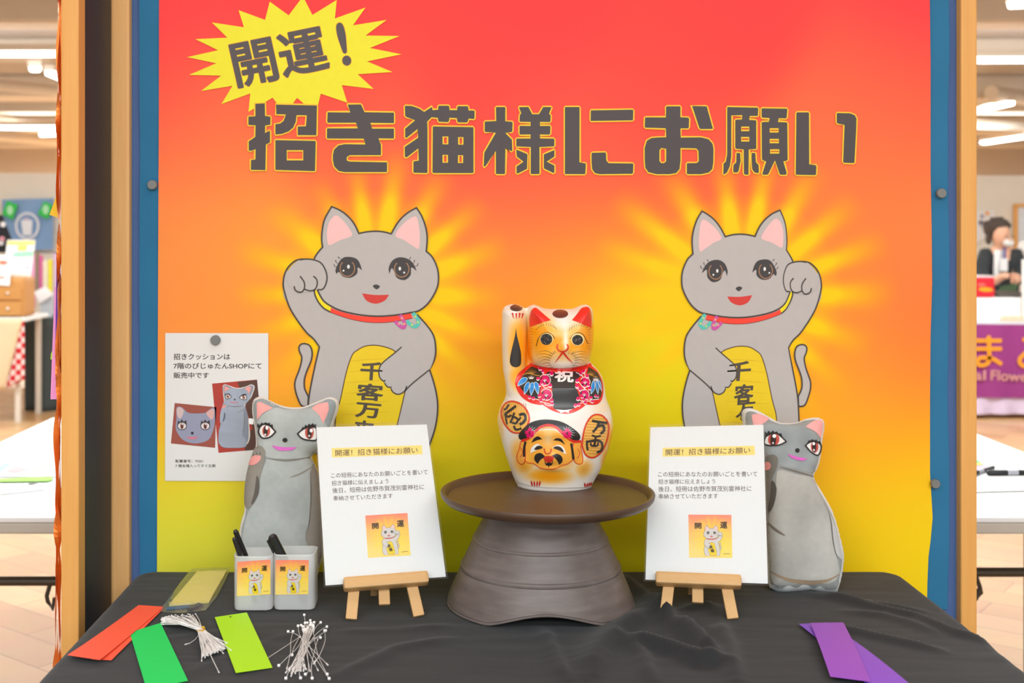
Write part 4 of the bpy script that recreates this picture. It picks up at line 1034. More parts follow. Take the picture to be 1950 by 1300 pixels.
st = thing('round_stand', 'round dark wooden stand with a flared ringed foot under the painted cat figurine', 'stand', (sx, YC, T))
prof = [(.02, .866), (.1, .866), (.103, .852), (.1125, .832), (.1190, .8200), (.1194, .8192), (.1212, .8182), (.1218, .8165), (.1220, .8145), (.1214, .8132), (.1220, .8118), (.1315, .792), (.1400, .7735), (.1406, .7722), (.1428, .7712), (.1438, .7685), (.1440, .7655), (.1432, .7638), (.1440, .7622), (.1540, .7400), (.1600, .7255), (.1645, .7130), (.1668, .7080), (.1672, .7060), (.1662, .7045), (.1680, .7025), (.1678, .7010), (.160, .7005), (.152, .704)]
def arch(an, r, z):
    t = (an + math.pi / 2) % (2 * math.pi / 3); t = min(t, 2 * math.pi / 3 - t)      # three arches, one in front
    lift = .023 * max(0, math.cos(t / math.radians(37) * math.pi / 2)) ** 1.3 if t < math.radians(37) else 0
    f = max(0, min(1, (.735 - z) / .03)); return r - .010 * lift / .023 * f * .6, z + lift * f
mb = MB().lathe(prof, (sx, YC), 96, arch)
mb.build('foot', M['stand'], st, True)
tp = [(.0005, .868), (.104, .868), (.130, .8715), (.168, .879), (.184, .8845), (.1905, .892), (.1917, .8985), (.1905, .9006), (.1865, .9008), (.1828, .8985), (.178, .8905), (.170, .8885), (.1, .888), (.0005, .888)]
MB().lathe(tp, (sxt, YC), 110).build('tray', M['tray'], st, True)
# ================================================================== the painted cat figurine
YFIG = 2.318; ZB = .8885
pyb = CY + (H - ZB) * F / YFIG
M['fig'] = ink('white_glazed_clay', .32, var=.02, scale=20, spec=.5)
M['figpaint'] = ink('glossy_paint', .28, var=.06, scale=70, spec=.55)
fgn = thing('beckoning_cat_figurine', 'white and orange painted beckoning cat figurine standing on the round dark stand', 'figurine', ((1057 - CX) / F * YFIG, YFIG, ZB))
sil = clean(sm([(956,606),(957,592),(963,583),(975,579),(988,581),(998,586),(1003,586),(1008,583),(1016,580),(1024,582),(1034,586),(1046,588),(1066,588),(1088,588),(1098,585),(1107,581),(1117,580),(1125,585),(1129,598),(1130,640),(1127,668),(1123,686),(1128,694),(1137,703),(1146,717),(1151,735),(1154,757),(1161,775),(1166,797),(1167,817),(1163,840),(1155,865),(1145,890),(1134,910),(1125,pyb,1),(986,pyb,1),(978,908),(968,880),(957,845),(950,817),(948,795),(953,775),(961,760),(964,745),(961,720),(958,700),(956,650)], n=4))
cut = [p for p in sil]
bodyo = sm([(966,735),(975,712),(1000,695),(1060,688),(1118,690),(1137,703),(1146,717),(1151,735),(1154,757),(1161,775),(1166,797),(1167,817),(1163,840),(1155,865),(1145,890),(1134,910),(1122,940),(1105,990),(1005,990),(990,940),(978,908),(968,880),(957,845),(950,817),(948,795),(953,775),(961,760)])
heado = sm([(1004,600),(1010,583),(1024,582),(1046,588),(1088,588),(1107,581),(1125,585),(1130,640),(1126,672),(1116,694),(1095,704),(1065,707),(1035,703),(1013,690),(1005,665)])
armo = sm([(956,606),(958,590),(975,579),(992,584),(1001,598),(1003,640),(1002,690),(1000,720),(992,745),(975,755),(962,745),(957,700),(956,650)])
headc = np.array((1067, 645.0))
def fig_t(P, d):
    def comp(o_, R, th, e=.5):
        ins = inside(P, [o_]); dd = np.where(ins, edge_dist(P, o_), 0); return th * np.power(np.clip(1 - (1 - np.clip(dd / R, 0, 1)) ** 2, 0, 1), e)
    A = np.asarray(bodyo); B = np.roll(A, -1, 0); lo = np.full(len(P), 1e9); hi = np.full(len(P), -1e9)
    for a, b in zip(A, B):
        k = (a[1] > P[:, 1]) != (b[1] > P[:, 1])
        if k.any():
            xi = a[0] + (P[k, 1] - a[1]) * (b[0] - a[0]) / (b[1] - a[1]); lo[k] = np.minimum(lo[k], xi); hi[k] = np.maximum(hi[k], xi)
    hw = np.where(hi > lo, (hi - lo) / 2, 1); u = np.clip(np.where(hi > lo, (P[:, 0] - (hi + lo) / 2) / hw, 1), -1, 1)
    b_ = .78 * hw * YFIG / F * np.sqrt(1 - u * u) * np.sqrt(np.clip((P[:, 1] - 690) / 40, 0, 1)) * (hi > lo); h_ = comp(heado, 52, .070); a_ = comp(armo, 22, .036)
    p = 5; t = (b_ ** p + h_ ** p + a_ ** p) ** (1 / p)
    g = lambda cx, cy, rx, ry, h: h * np.exp(-((P[:, 0] - cx) / rx) ** 2 - ((P[:, 1] - cy) / ry) ** 2)
    t += g(1071, 655, 8, 10, .006) + g(1068, 690, 16, 8, .004) - g(1020, 610, 10, 9, .004) - g(1113, 608, 10, 9, .004)
    t += g(1047, 860, 40, 26, .006) + g(1047, 858, 8, 10, .004) + g(1047, 812, 48, 10, .004) + g(1047, 878, 20, 5, .003)
    t += g(997, 870, 8, 14, .004) + g(1104, 872, 8, 14, .004) + g(981, 796, 22, 26, .004) + g(1134, 832, 20, 34, .004)
    t += g(979, 590, 10, 8, .003)
    edge = np.clip(d / 3.0, 0, 1)
    bott = np.clip((pyb - P[:, 1]) / 6.0, 0, 1)
    return np.maximum(t * np.maximum(edge ** .5, 1 - bott), .002)
ORG = np.array((255, 162, 14.0)); WHT = np.array((246, 238, 228.0))
BL = [(1070,642,60,31,1),(1030,642,34,42,1),(1112,644,28,42,1),(1018,628,20,18,1),(1116,624,22,16,1),(985,655,19,64,1),(1004,665,11,58,1),(984,712,16,26,.9),(1075,672,40,12,.5),(1160,835,10,34,.8),(1150,870,10,30,.7),(985,850,14,26,.7),(1040,893,44,16,1),(995,872,20,24,.8),(1105,880,18,18,.7),(953,800,6,40,.35),(1140,770,20,14,.15),(1060,865,30,28,.6)]
def figcol(x, y):
    w_ = 0
    for cx, cy, rx, ry, al in BL: w_ = max(w_, al * math.exp(-(((x - cx) / rx) ** 2 + ((y - cy) / ry) ** 2) ** 1.5))
    for cx, cy, rx, ry, al in ((1071, 645, 5, 26, .95), (1070, 694, 28, 13, .9), (1069, 608, 16, 22, .95), (976, 590, 20, 18, .9)): w_ *= 1 - al * math.exp(-((x - cx) / rx) ** 2 - ((y - cy) / ry) ** 2)
    return tuple(WHT * (1 - w_) + ORG * w_)
nf = V((0, -1, 0))
fo = inflate('body', sil, lambda x, y: at(x, y, YFIG), nf, fig_t, 2.3, M['fig'], fgn, colfun=figcol)
q1 = zc(930, 560, 6.5); q2 = zc(930, 740, 1610 / 260); q8 = zc(970, 690, 1950 / 190)
RED, DKB, GLD, PK_ = (236, 48, 36), (46, 42, 40), (206, 154, 66), (228, 16, 106)
FN = over([fo], .00018, .00045)
a = Art(FN, step=12, xf=lambda p: q1([p])[0])
a.poly([(515,408,1),(510,300),(528,215),(560,176),(592,173),(640,210),(700,262),(772,322,1),(650,358)], RED, 1)
a.poly([(1035,322,1),(1100,245),(1150,180),(1200,160),(1240,166),(1264,210),(1275,300),(1272,418,1),(1150,365)], RED, 1)
a.ell(890, 245, 98, 52, (104, 58, 46), 1); a.ell(345, 171, 75, 42, (84, 60, 50), 1)
for x0, y0, x1, y1 in ((298,232,313,300),(343,235,348,304),(386,232,378,300),(427,235,410,302)): a.line([(x0, y0), ((x0 + x1) / 2, (y0 + y1) / 2), (x1, y1)], 26, (214, 52, 40), 1, taper=2)
a.poly([(343,415,1),(352,500),(375,600),(400,720),(403,830),(390,880),(345,903),(290,885),(268,830),(280,730),(310,600),(332,500)], DKB, 1)
for cx, cy, r, pr in ((722, 552, 82, 72), (1103, 560, 82, 66)):
    a.ell(cx, cy, r, r * .93, (252, 226, 150), 1, n=28)
    a.ell(cx - 2, cy + 6, pr, pr * .96, DKB, 2, n=28)
    rr = random.Random(int(cx))
    for i in range(16):
        an = rr.uniform(0, 6.28); q = rr.uniform(.1, .85) * pr; a.ell(cx - 2 + q * math.cos(an), cy + 6 + q * math.sin(an), rr.uniform(3, 10), rr.uniform(2, 5), (150, 150, 150), 3, rr.uniform(0, 3), n=6)
a.line([(595,640),(620,555),(668,496),(725,474),(785,498),(822,548)], 7, (96, 62, 30), 2); a.line([(1012,552),(1050,500),(1110,475),(1170,500),(1205,560),(1228,612)], 7, (96, 62, 30), 2)
a.line([(860,618),(850,655),(870,694),(920,708),(966,692),(986,655),(972,620)], 19, (224, 70, 46), 2)
a.line([(922,712),(882,770),(825,842)], 30, (220, 62, 44), 2, taper=2); a.line([(922,712),(975,780),(1048,856)], 30, (220, 62, 44), 2, taper=2)
WK = (82, 58, 34)
for l in ([(832,722),(812,690)], [(815,738),(790,700)], [(800,742),(720,700),(610,716)], [(790,765),(700,735),(590,752)], [(775,790),(690,770),(612,802)], [(765,815),(690,805),(632,838)], [(765,850),(700,845),(660,872)], [(778,876),(730,880),(700,896)], [(800,900),(770,905),(740,915)],
          [(990,735),(1003,715)], [(1022,740),(1050,715),(1100,690)], [(1030,745),(1120,705),(1212,716)], [(1050,765),(1130,738),(1205,745)], [(1065,790),(1150,772),(1222,796)], [(1070,818),(1140,806),(1200,832)], [(1062,848),(1110,845),(1162,872)], [(1040,878),(1080,878),(1105,898)]): a.line(l, 5.5, WK, 2, taper=2)
for k in range(9):
    t = k / 8; x, y = 842 - 250 * t, 434 - 70 * math.sin(t * 2.2) + 60 * t * t; a.line([(x, y), (x - 40 + 8 * k, y - 62 + 5 * k)], 5, WK, 2, taper=2)
    x, y = 1000 + 230 * t, 452 - 85 * math.sin(t * 2.2) + 60 * t * t; a.line([(x, y), (x + 14 + 3 * k, y - 60 + 5 * k)], 5, WK, 2, taper=2)
for k in range(8):
    y = 420 + k * 36; a.line([(520, y), (572, y + 20 - k * 4)], 4, (150, 96, 30), 2, taper=2); a.line([(1262, y + 10), (1212, y + 22 - k * 4)], 4, (150, 96, 30), 2, taper=2)
tag(a.build('painted_face', M['figpaint'], fgn), None, None)

a = Art(FN, step=20, xf=lambda p: q8([p])[0])
a.poly([(395,0,1),(560,62),(780,100),(1000,110),(1250,92),(1500,42),(1590,0,1),(1610,70,1),(1720,170),(1810,350),(1832,530),(1810,700),(1740,800),(1640,828),(1500,822,1),(1400,900),(1250,980),(1080,1000),(900,965),(750,890),(655,826,1),(560,826),(400,780),(250,680),(150,530),(115,380),(170,220),(290,110),(400,40,1)], RED, 1)
a.poly([(440,78,1),(540,120),(612,160),(640,250),(590,300),(620,400),(600,560),(560,700),(480,690),(370,645),(290,580),(205,470),(192,400),(260,250),(340,160)], (50, 46, 38), 2)
a.poly([(745,190,1),(820,180),(900,195),(1100,185),(1260,176),(1350,190),(1450,230,1),(1330,330),(1280,450),(1330,560),(1390,760,1),(1330,850),(1230,908),(1080,930),(900,915),(850,830),(835,500),(800,400),(690,262,1)], (54, 50, 48), 2)
a.poly([(1545,92,1),(1650,152),(1735,232),(1795,400),(1800,560),(1768,690),(1650,722),(1570,700),(1560,500),(1560,330),(1500,270,1)], (56, 50, 36), 2)
for fx in ((430, 215, 1), (1590, 235, .75)):
    cx, cy, s_ = fx
    a.line([(cx - 175 * s_, cy + 30), (cx - 60 * s_, cy + 5), (cx + 60 * s_, cy + 35), (cx + 165 * s_, cy + 50)], 13, GLD, 3)
    for k in range(11):
        an = math.radians(-80 + k * 15); l = (110 - 22 * abs(math.sin(an))) * s_
        a.line([(cx - 10 + 30 * math.sin(an), cy + 12), (cx - 10 + (l + 40 * abs(math.sin(an))) * math.sin(an), cy + 10 - l * math.cos(an) * .95)], 8, GLD, 3, taper=2)
BLU, LBL = (40, 140, 214), (150, 205, 240)
for lf in ([(168,462,1),(190,375),(262,308),(352,312),(330,375),(250,432)], [(298,625,1),(296,500),(340,410),(395,396),(388,480),(352,560)], [(430,645,1),(402,520),(428,410),(482,418),(482,520)], [(568,625,1),(508,520),(488,405),(542,400),(582,480)],
           [(1585,620,1),(1590,480),(1630,365),(1662,400),(1652,520)], [(1722,622,1),(1680,480),(1690,365),(1742,450)], [(1792,562,1),(1740,430),(1718,345),(1772,400)]):
    a.poly(lf, BLU, 3); a.line(lf, 9, (214, 234, 246), 4, closed=True)
    c = (sum(p[0] for p in lf) / len(lf), sum(p[1] for p in lf) / len(lf)); a.line([lf[0][:2], c], 8, LBL, 4, taper=2)
for cx, cy in ((430, 290), (1680, 320)):
    for k in range(7): a.line([(cx + (k - 3) * 8, cy + 40), (cx + (k - 3) * 20, cy - 30 + abs(k - 3) * 10)], 14, (246, 240, 236), 5, taper=2)
BR_ = (246, 236, 230)
for l in ([(560,100),(640,170),(680,260),(700,300)], [(690,260),(780,235),(825,230)], [(480,700),(560,725),(640,740)], [(640,440),(700,500),(800,470)], [(640,770),(740,800),(840,830)], [(690,790),(720,830),(810,850)], [(1500,130),(1470,220),(1480,300)], [(1300,200),(1380,240),(1440,290)], [(1340,370),(1420,470),(1500,540)], [(1310,500),(1400,540),(1480,530)], [(1340,720),(1420,760),(1500,770)], [(1380,800),(1480,770),(1620,730),(1740,715)], [(1560,760),(1620,800)]): a.line(l, 14, BR_, 3)
for cx, cy, r in ((695, 350, 108), (725, 630, 112), (1475, 390, 96), (1455, 625, 96)):
    a.ell(cx, cy, r * .86, r * .86, (70, 30, 40), 3); a.line([(cx + r * math.cos(t), cy + r * math.sin(t)) for t in (math.radians(-150 + i * 16) for i in range(17))], 12, BR_, 4)
    a.ell(cx + 8, cy - r * .42, r * .6, r * .42, PK_, 4); a.ell(cx - r * .55, cy + .1 * r, r * .3, r * .3, PK_, 4); a.ell(cx + r * .6, cy + .1 * r, r * .33, r * .4, PK_, 4)
    for k in range(5): a.line([(cx - 5, cy + 40), (cx + (k - 2) * 18, cy - 20 + abs(k - 2) * 8)], 7, BR_, 5)
for x, y, r in ((560,320,30),(695,422,30),(630,400,30),(600,445,27),(670,690,30),(745,700,30),(590,640,32),(620,735,30),(830,730,32),(838,800,32),(800,450,34),(825,222,38),(600,125,32),(655,176,27),(400,670,30),(475,690,30),(1465,460,28),(1535,440,28),(1320,360,34),(1315,462,32),(1380,515,32),(1562,500,30),(1515,270,34),(1420,662,30),(1510,690,30),(1445,720,30),(1475,780,30),(1335,700,34),(1285,832,34),(1350,815,32),(1585,680,30),(1670,645,26),(1720,658,22),(1615,756,26),(1440,180,32),(1392,222,30)):
    a.ell(x, y + r * .62, r * 1.02, r, BR_, 5, n=12); a.ell(x, y, r, r * .95, PK_, 6, n=12)
bl, br, tl = (880, 385), (1255, 400), (885, 160)
a.text('祝', bl, br, (250, 246, 240), 6, tl, bold=.035)
a.poly([(898,915),(980,925),(1080,932),(1240,912),(1160,945),(1160,990),(1090,965),(1000,990),(980,960)], (250, 246, 240), 3, smooth=False)
tag(a.build('painted_bib', M['figpaint'], fgn), None, None)

a = Art(FN, step=13, xf=lambda p: q2([p])[0])
for cn in ([(158,270),(180,205),(230,160),(300,150),(380,180),(450,250),(482,340),(465,420),(405,500),(340,520),(268,498),(200,420),(165,340)], [(1105,640),(1125,500),(1160,400),(1210,330),(1270,305),(1340,320),(1395,380),(1415,460),(1395,600),(1350,710),(1290,780),(1220,810),(1150,780),(1115,710)]):
    a.poly(cn, (242, 186, 88), 1); a.line(cn, 20, (222, 70, 40), 3, closed=True)
for k in range(12):
    o_ = k * 24; a.line([(190 + o_ * .95, 225 + (18 if k > 8 else 0) - min(o_, 70)), (178 + o_ * 1.05, 350 + o_ * .55 if k < 9 else 430 - (k - 9) * 20)], 5, (176, 110, 40), 2)
for k in range(13):
    y = 350 + k * 34; x0, x1 = 1120 + abs(k - 7) * 9, 1400 - max(0, k - 4) * 12; a.line([(x0, y), (x1, y + 8)], 5, (188, 96, 40), 2)
BK = (58, 54, 50)
for l, w_ in (([(245,185),(220,230),(190,250)], 22), ([(330,205),(270,250),(200,300)], 30), ([(195,300),(240,330),(275,310)], 26), ([(205,310),(215,370),(228,420)], 20), ([(310,282),(290,340),(265,405)], 24), ([(300,330),(350,360),(330,405),(285,400)], 24), ([(365,310),(420,300),(440,345),(415,395),(370,420)], 32), ([(385,335),(360,372)], 22), ([(305,435),(330,480),(395,465)], 26)): a.line(l, w_, BK, 4)
for l, w_ in (([(1218,378),(1300,392),(1398,404)], 30), ([(1300,390),(1280,450),(1228,512)], 28), ([(1275,446),(1345,432),(1358,490),(1318,530)], 30),
              ([(1216,548),(1270,562),(1322,552)], 24), ([(1264,560),(1246,665)], 26), ([(1162,606),(1160,660),(1168,722)], 24), ([(1165,622),(1285,606),(1335,645),(1330,718),(1276,748)], 28), ([(1206,632),(1212,668),(1280,668),(1290,626)], 20)): a.line(l, w_, BK, 4)
# laughing bearded face
SK = lambda x, y: tuple(np.array((255, 178, 66)) * (1 - .55 * math.exp(-((x - 705) / 60) ** 2 - ((y - 590) / 90) ** 2)) + np.array((252, 236, 205)) * .55 * math.exp(-((x - 705) / 60) ** 2 - ((y - 590) / 90) ** 2))
for er in ([(425,615),(385,620),(370,700),(347,760),(340,830),(380,885),(430,862),(440,740)], [(1010,630),(1085,622),(1090,700),(1110,800),(1105,870),(1060,885),(1012,850),(990,740)]):
    a.poly(er, (252, 172, 70), 1); a.line(er, 9, (222, 80, 40), 3, closed=True)
    c = (sum(p[0] for p in er) / len(er), sum(p[1] for p in er) / len(er)); a.line([(c[0] - 8, c[1] - 60), (c[0] + 18, c[1]), (c[0] - 10, c[1] + 55)], 7, (222, 80, 40), 3)
a.poly([(440,620),(480,590),(560,520),(620,490),(780,490),(860,540),(940,600),(1000,640),(1000,830),(925,880),(850,925),(715,945),(615,928),(540,880),(460,865),(432,825)], SK, 2)
a.line([(430,825),(460,865),(540,882),(612,930),(715,945),(800,935),(860,902),(930,882),(1000,830)], 9, (226, 82, 44), 4)
a.poly([(370,590),(360,540),(400,480),(480,410),(580,372),(700,362),(840,382),(960,440),(1060,520),(1082,575),(1050,612),(990,602),(880,520),(800,440),(715,415),(630,440),(560,520),(470,592),(420,605)], DKB, 3)
a.line([(395,612),(480,580),(560,500),(620,450),(705,428),(790,450),(860,510),(950,588),(1010,620),(1092,616)], 30, (226, 52, 38), 4)
a.poly([(610,478),(700,445),(805,478),(705,468)], (232, 170, 60), 5)
a.line([(442,620),(425,700),(425,800)], 26, DKB, 4); a.line([(975,640),(990,740),(1000,830)], 28, DKB, 4)
a.poly([(510,636,1),(540,580),(590,558),(636,592,1),(580,602)], DKB, 4); a.poly([(765,605,1),(800,580),(860,590),(905,662,1),(840,615)], DKB, 4)
a.poly([(495,756,1),(515,690),(580,648),(650,692,1),(600,708),(540,735)], (248, 244, 236), 4); a.poly([(545,716),(570,678),(610,668),(645,692),(600,712)], DKB, 5)
a.poly([(752,694,1),(820,658),(885,690),(918,772,1),(880,752),(800,712)], (248, 244, 236), 4); a.poly([(765,695),(810,674),(860,694),(886,746),(820,720)], DKB, 5)
a.line([(660,700),(668,745),(700,766),(735,745),(740,705)], 15, (222, 76, 46), 5)
a.poly([(666,790,1),(620,755),(560,772),(545,830),(586,882,1),(612,838),(660,804)], DKB, 5); a.poly([(752,786,1),(810,765),(862,795),(872,850),(836,892,1),(805,840)], DKB, 5)
a.poly([(655,800),(710,790),(770,800),(755,850),(715,868),(668,848)], (216, 58, 40), 5); a.poly([(664,845),(685,872),(715,862),(745,870),(762,838),(752,890),(722,905),(714,930),(706,905),(680,895)], DKB, 6)
for cx, cy in ((490, 512), (928, 518)):
    for k in range(9): an = math.radians(-90 + k * 22 if cx < 700 else -120 + k * 24); a.line([(cx + 30 * math.cos(an), cy + 30 * math.sin(an)), (cx + 95 * math.cos(an), cy + 80 * math.sin(an))], 7, (244, 240, 236), 4, taper=2)
    for dx, dy in ((0, -32), (-32, 0), (28, 4), (-18, 36), (22, 34)): a.ell(cx + dx, cy + dy, 24, 22, PK_, 5, n=12)
for x0, y0, x1, y1 in ((505,1080,520,1148),(540,1085,548,1152),(578,1085,575,1152),(612,1082,600,1150),(1132,1105,1140,1160),(1165,1110,1160,1156),(1192,1100,1182,1152),(1216,1098,1206,1146)): a.line([(x0, y0), ((x0 + x1) / 2, (y0 + y1) / 2), (x1, y1)], 20, (206, 48, 40), 1, taper=1)
a.line([(300,1066),(400,1118),(600,1158),(900,1168),(1200,1158)], 6, (176, 168, 160), 1)
a.build('painted_belly', M['figpaint'], fgn)

# ================================================================== pen cups, pens
M['frost'] = clear('frosted_plastic', (254, 255, 255), .62, .35, .30, hv=.02)
M['frostrim'] = clear('frosted_plastic_rim', (250, 252, 252), .8, .3, .3)
def cup(x0, x1, pyf, pyt, label, sq):
    yfr = (H - T) * F / (pyf - CY); k = yfr / F
    a0, a1 = (x0 - CX) * k, (x1 - CX) * k; wd = a1 - a0; dp = .062; ht = H - (pyt - CY) * k - T; r = .013
    o = thing('pen_cup', label, 'pen cup', ((a0 + a1) / 2, yfr + dp / 2, T), 'frosted pen cups')
    def ring(ins, z, rr, n=6):
        pts = []
        for cx, cy, s0 in ((a1 - r, yfr + r, -90), (a1 - r, yfr + dp - r, 0), (a0 + r, yfr + dp - r, 90), (a0 + r, yfr + r, 180)):
            for i in range(n + 1):
                t = math.radians(s0 + 90 * i / n); pts.append(V((cx + (rr - ins) * math.cos(t), cy + (rr - ins) * math.sin(t), z)))
        return pts
    lv = [(.006, T + .0015, r), (.001, T + .004, r), (0, T + .010, r), (0, T + ht, r)]
    rings = [ring(*q) for q in lv]; n = len(rings[0])
    mb = MB(); vs = [p for q in rings for p in q]
    mb.add(vs, [[i * n + k_, i * n + (k_ + 1) % n, (i + 1) * n + (k_ + 1) % n, (i + 1) * n + k_] for i in range(len(rings) - 1) for k_ in range(n)] + [list(range(n))[::-1]])
    mb.build('shell', M['frost'], o, True)
    rm = MB(); A_, B_ = ring(-.0004, T + ht, r), ring(.0014, T + ht, r); A2_ = [p - V((0, 0, .002)) for p in A_]
    rm.add(A2_ + A_ + B_, [[k_, (k_ + 1) % n, n + (k_ + 1) % n, n + k_] for k_ in range(n)] + [[n + k_, n + (k_ + 1) % n, 2 * n + (k_ + 1) % n, 2 * n + k_] for k_ in range(n)])
    rm.build('rim', M['frostrim'], o, True)
    a = Art(flat(V((0, yfr - .0006, 0)), V((0, -1, 0)), .00006)); sticker(a, sq); a.build('sticker', M['print'], o)
    return a0, a1, yfr, dp, ht
c1 = cup(444, 518, 1166, 1059, 'left frosted pen cup with a cat sticker, holding two thin black pens', [(452, 1069.5), (515, 1065), (515, 1131), (451, 1135)])
c2 = cup(520, 599, 1165, 1056, 'right frosted pen cup with a cat sticker, holding one thick black marker', [(525, 1066), (588, 1066), (587, 1131), (524, 1132)])
M['penlabel'] = mat('grey_pen_print', (190, 190, 196), .4, var=.3, scale=400)
def pen(name, top, low, r, Y0, Y1, label, cat, cap=.42, clip=False, zmin=T + .006):
    A_ = at(*top, Y0); B0 = at(*low, (Y0 + Y1) / 2); d = (B0 - A_).normalized()
    L_ = (A_.z - zmin) / -d.z; B_ = A_ + d * (L_ - .002)
    o = thing(name, label, cat, B_)
    j = A_ + d * (L_ * cap)
    MB().tube([A_, A_ + d * .002, A_ + d * .003, j], [r * .72, r * .78, r, r], 16).build('cap', M['black_plastic'], o, True)
    MB().tube([j, j + d * .001, B_ - d * .004, B_], [r * .86, r * .9, r * .9, r * .7], 16).build('barrel', M['black_plastic'], o, True)
    s_ = d.cross(V((0, 1, 0))).normalized()
    if s_.x > 0: s_ = -s_
    if clip: MB().obox(A_ + d * .022 + s_ * (r * 1.25), d, V((0, 1, 0)), s_, .034, r * .7, r * .42).build('clip', M['black_plastic'], o)
    else:
        q = j + d * .003; MB().tube([q, q + d * .02], r * .92, 16, False).build('label_band', M['penlabel'], o, True)
pen('pen', (447.5, 1009), (469, 1060), .0046, 2.185, 2.205, 'taller of the two thin black pens in the left frosted cup', 'pen', .36)
pen('pen', (445.5, 1023), (458, 1060), .0042, 2.172, 2.180, 'shorter of the two thin black pens in the left frosted cup', 'pen', .28)
pen('marker', (517, 1019), (537, 1058), .0082, 2.172, 2.185, 'thick black marker with a clip leaning in the right frosted cup', 'marker', .55, True)

# ================================================================== paper strips on the cloth
def strip(corner, mats, label, hole, lift=.0012, curl=0.0, group=None, z=.0, dome=0.0):
    """corner: tl, tr, br, bl in picture points on the table"""
    g = [ground(*p, T + lift + z) for p in corner]; tl, tr, br, bl = g
    def fn(u, v):
        p = (tl * (1 - u) + tr * u) * (1 - v) + (bl * (1 - u) + br * u) * v
        return p + V((0, 0, curl * v ** 3 * (1 - u * .3) + dome * math.sin(math.pi * v)))
    mb = MB().sheet(fn, 6, 16)
    o = mb.build('paper_strip', mats, None, False)
    so = o.modifiers.new('thickness', 'SOLIDIFY'); so.thickness = .0004; so.offset = 1
    tag(o, label, 'paper strip', group)
    return o
M['red_p'] = mat('red_paper', (255, 92, 60), .6, var=.02); M['green_p'] = mat('green_paper', (0, 216, 96), .6, var=.02)
M['lime_p'] = mat('lime_paper', (178, 240, 0), .45, var=.02); M['violet_p'] = mat('violet_paper', (152, 76, 200), .5, var=.03, coat=.1)

RG = 'paper wish strips on the cloth'
strip([(262, 1166), (312, 1158), (212, 1257), (174, 1255)], M['red_p'], 'red paper strip lying underneath the curled red one', None, .0020, group=RG)
strip([(264, 1152), (312, 1155), (190, 1260), (128, 1252)], M['red_p'], 'upper red paper strip with a curled front end, left on the cloth', None, .0032, .004, RG)
strip([(247, 1204), (306, 1186), (358, 1296), (279, 1312)], M['green_p'], 'bright green paper strip beside the red strips', None, .0024, group=RG)
strip([(409, 1175), (470, 1166), (519, 1271), (449, 1281)], M['lime_p'], 'lime yellow paper strip between the tied bundle and the loose threads', None, .0024, group=RG)
strip([(1521, 1188), (1575, 1185), (1742, 1310), (1660, 1312)], mat('blue_violet_paper', (134, 76, 206), .5, var=.03, coat=.1), 'violet paper strip lying underneath, sticking out to the lower right', None, .0035, group=RG, dome=.004)
strip([(1543, 1186), (1606, 1185), (1658, 1298), (1581, 1288)], M['violet_p'], 'violet paper strip lying on top of the other violet one', None, .0085, group=RG, dome=.003)
for ow, (px, py) in (('lime', (439, 1174)), ('top of the other violet', (1576, 1189))):
    so_ = [o for o in C.objects if o.name.startswith('paper_strip') and ow in o['label']][0]
    h_ = max((v.co.z for v in so_.data.vertices), key=lambda z: -abs(z)) + .0005
    g_ = ground(px, py, h_); MB().lathe([(.0001, h_ + .0002), (.0021, h_ + .0002), (.0024, h_)], (g_.x, g_.y), 14).build('punched_hole', mat('punched_hole_dark', (44, 44, 46), .9), so_)

# ================================================================== clear bag of cream cards
M['bag'] = clear('clear_bag_film', (246, 246, 240), .10, .10)
M['cream'] = mat('cream_card', (250, 234, 150), .6, var=.02)
bg = thing('plastic_bag', 'clear plastic bag of cream cards lying beside the pen cups', 'bag', ground(365, 1125))
BO = [(364, 1084), (440, 1079), (434, 1097), (418, 1125), (408, 1143), (392, 1161), (350, 1168), (303, 1168), (300, 1160), (312, 1150), (335, 1120)]
def bagpt(px, py, up): return ground(px, py, T + .003 + up)
def bag_fn(u, v):
    L_ = [(366, 1081), (345, 1106), (326, 1132), (302, 1163)]; R_ = [(440, 1079), (429, 1105), (413, 1135), (392, 1161)]
    def ip(l): t = v * 3; i = min(2, int(t)); f = t - i; return (l[i][0] * (1 - f) + l[i + 1][0] * f, l[i][1] * (1 - f) + l[i + 1][1] * f)
    p, q = ip(L_), ip(R_); px, py = p[0] * (1 - u) + q[0] * u, p[1] * (1 - u) + q[1] * u + 4 * v * math.sin(math.pi * u)
    e = math.sin(math.pi * u) ** .6 * min(1, v * 6, (1 - v) * 8)
    n_ = mnoise.noise(V((u * 6, v * 9, 2))) * .0022 + mnoise.noise(V((u * 17, v * 22, 5))) * (.0008 + .004 * max(0, v - .72) / .28)
    return ground(px, py, T + .0025) + V((0, 0, .0065 * max(0, e) + abs(n_) * (.3 + e)))
MB().sheet(bag_fn, 28, 40).build('film', M['bag'], bg, True)
def bag_low(u, v): p = bag_fn(u, v); p.z = T + .0018; return p
MB().sheet(bag_low, 6, 10).build('film_back', M['bag'], bg, True)
for s_, (u0, u1, v0, v1) in enumerate(((.08, .94, .06, .14),)):
    MB().sheet(lambda u, v: bag_fn(u0 + (u1 - u0) * u, v0 + (v1 - v0) * v) + V((0, 0, .0012)), 10, 3).build('flap', M['bag'], bg, True)
cd = thing('card_stack', 'stack of cream cards inside the clear plastic bag', 'card', ground(368, 1120))
q = [(376, 1090), (432, 1088), (398, 1148), (322, 1154)]
MB().slab([ground(*p, T + .0022) for p in q], V((0, 0, .0035))).build('cards', M['cream'], cd)
q = [(318, 1157), (362, 1153), (360, 1157), (316, 1161)]
MB().slab([ground(*p, T + .0024) for p in q], V((0, 0, .002))).build('blue_label', mat('blue_label_print', (60, 110, 150), .5), cd)
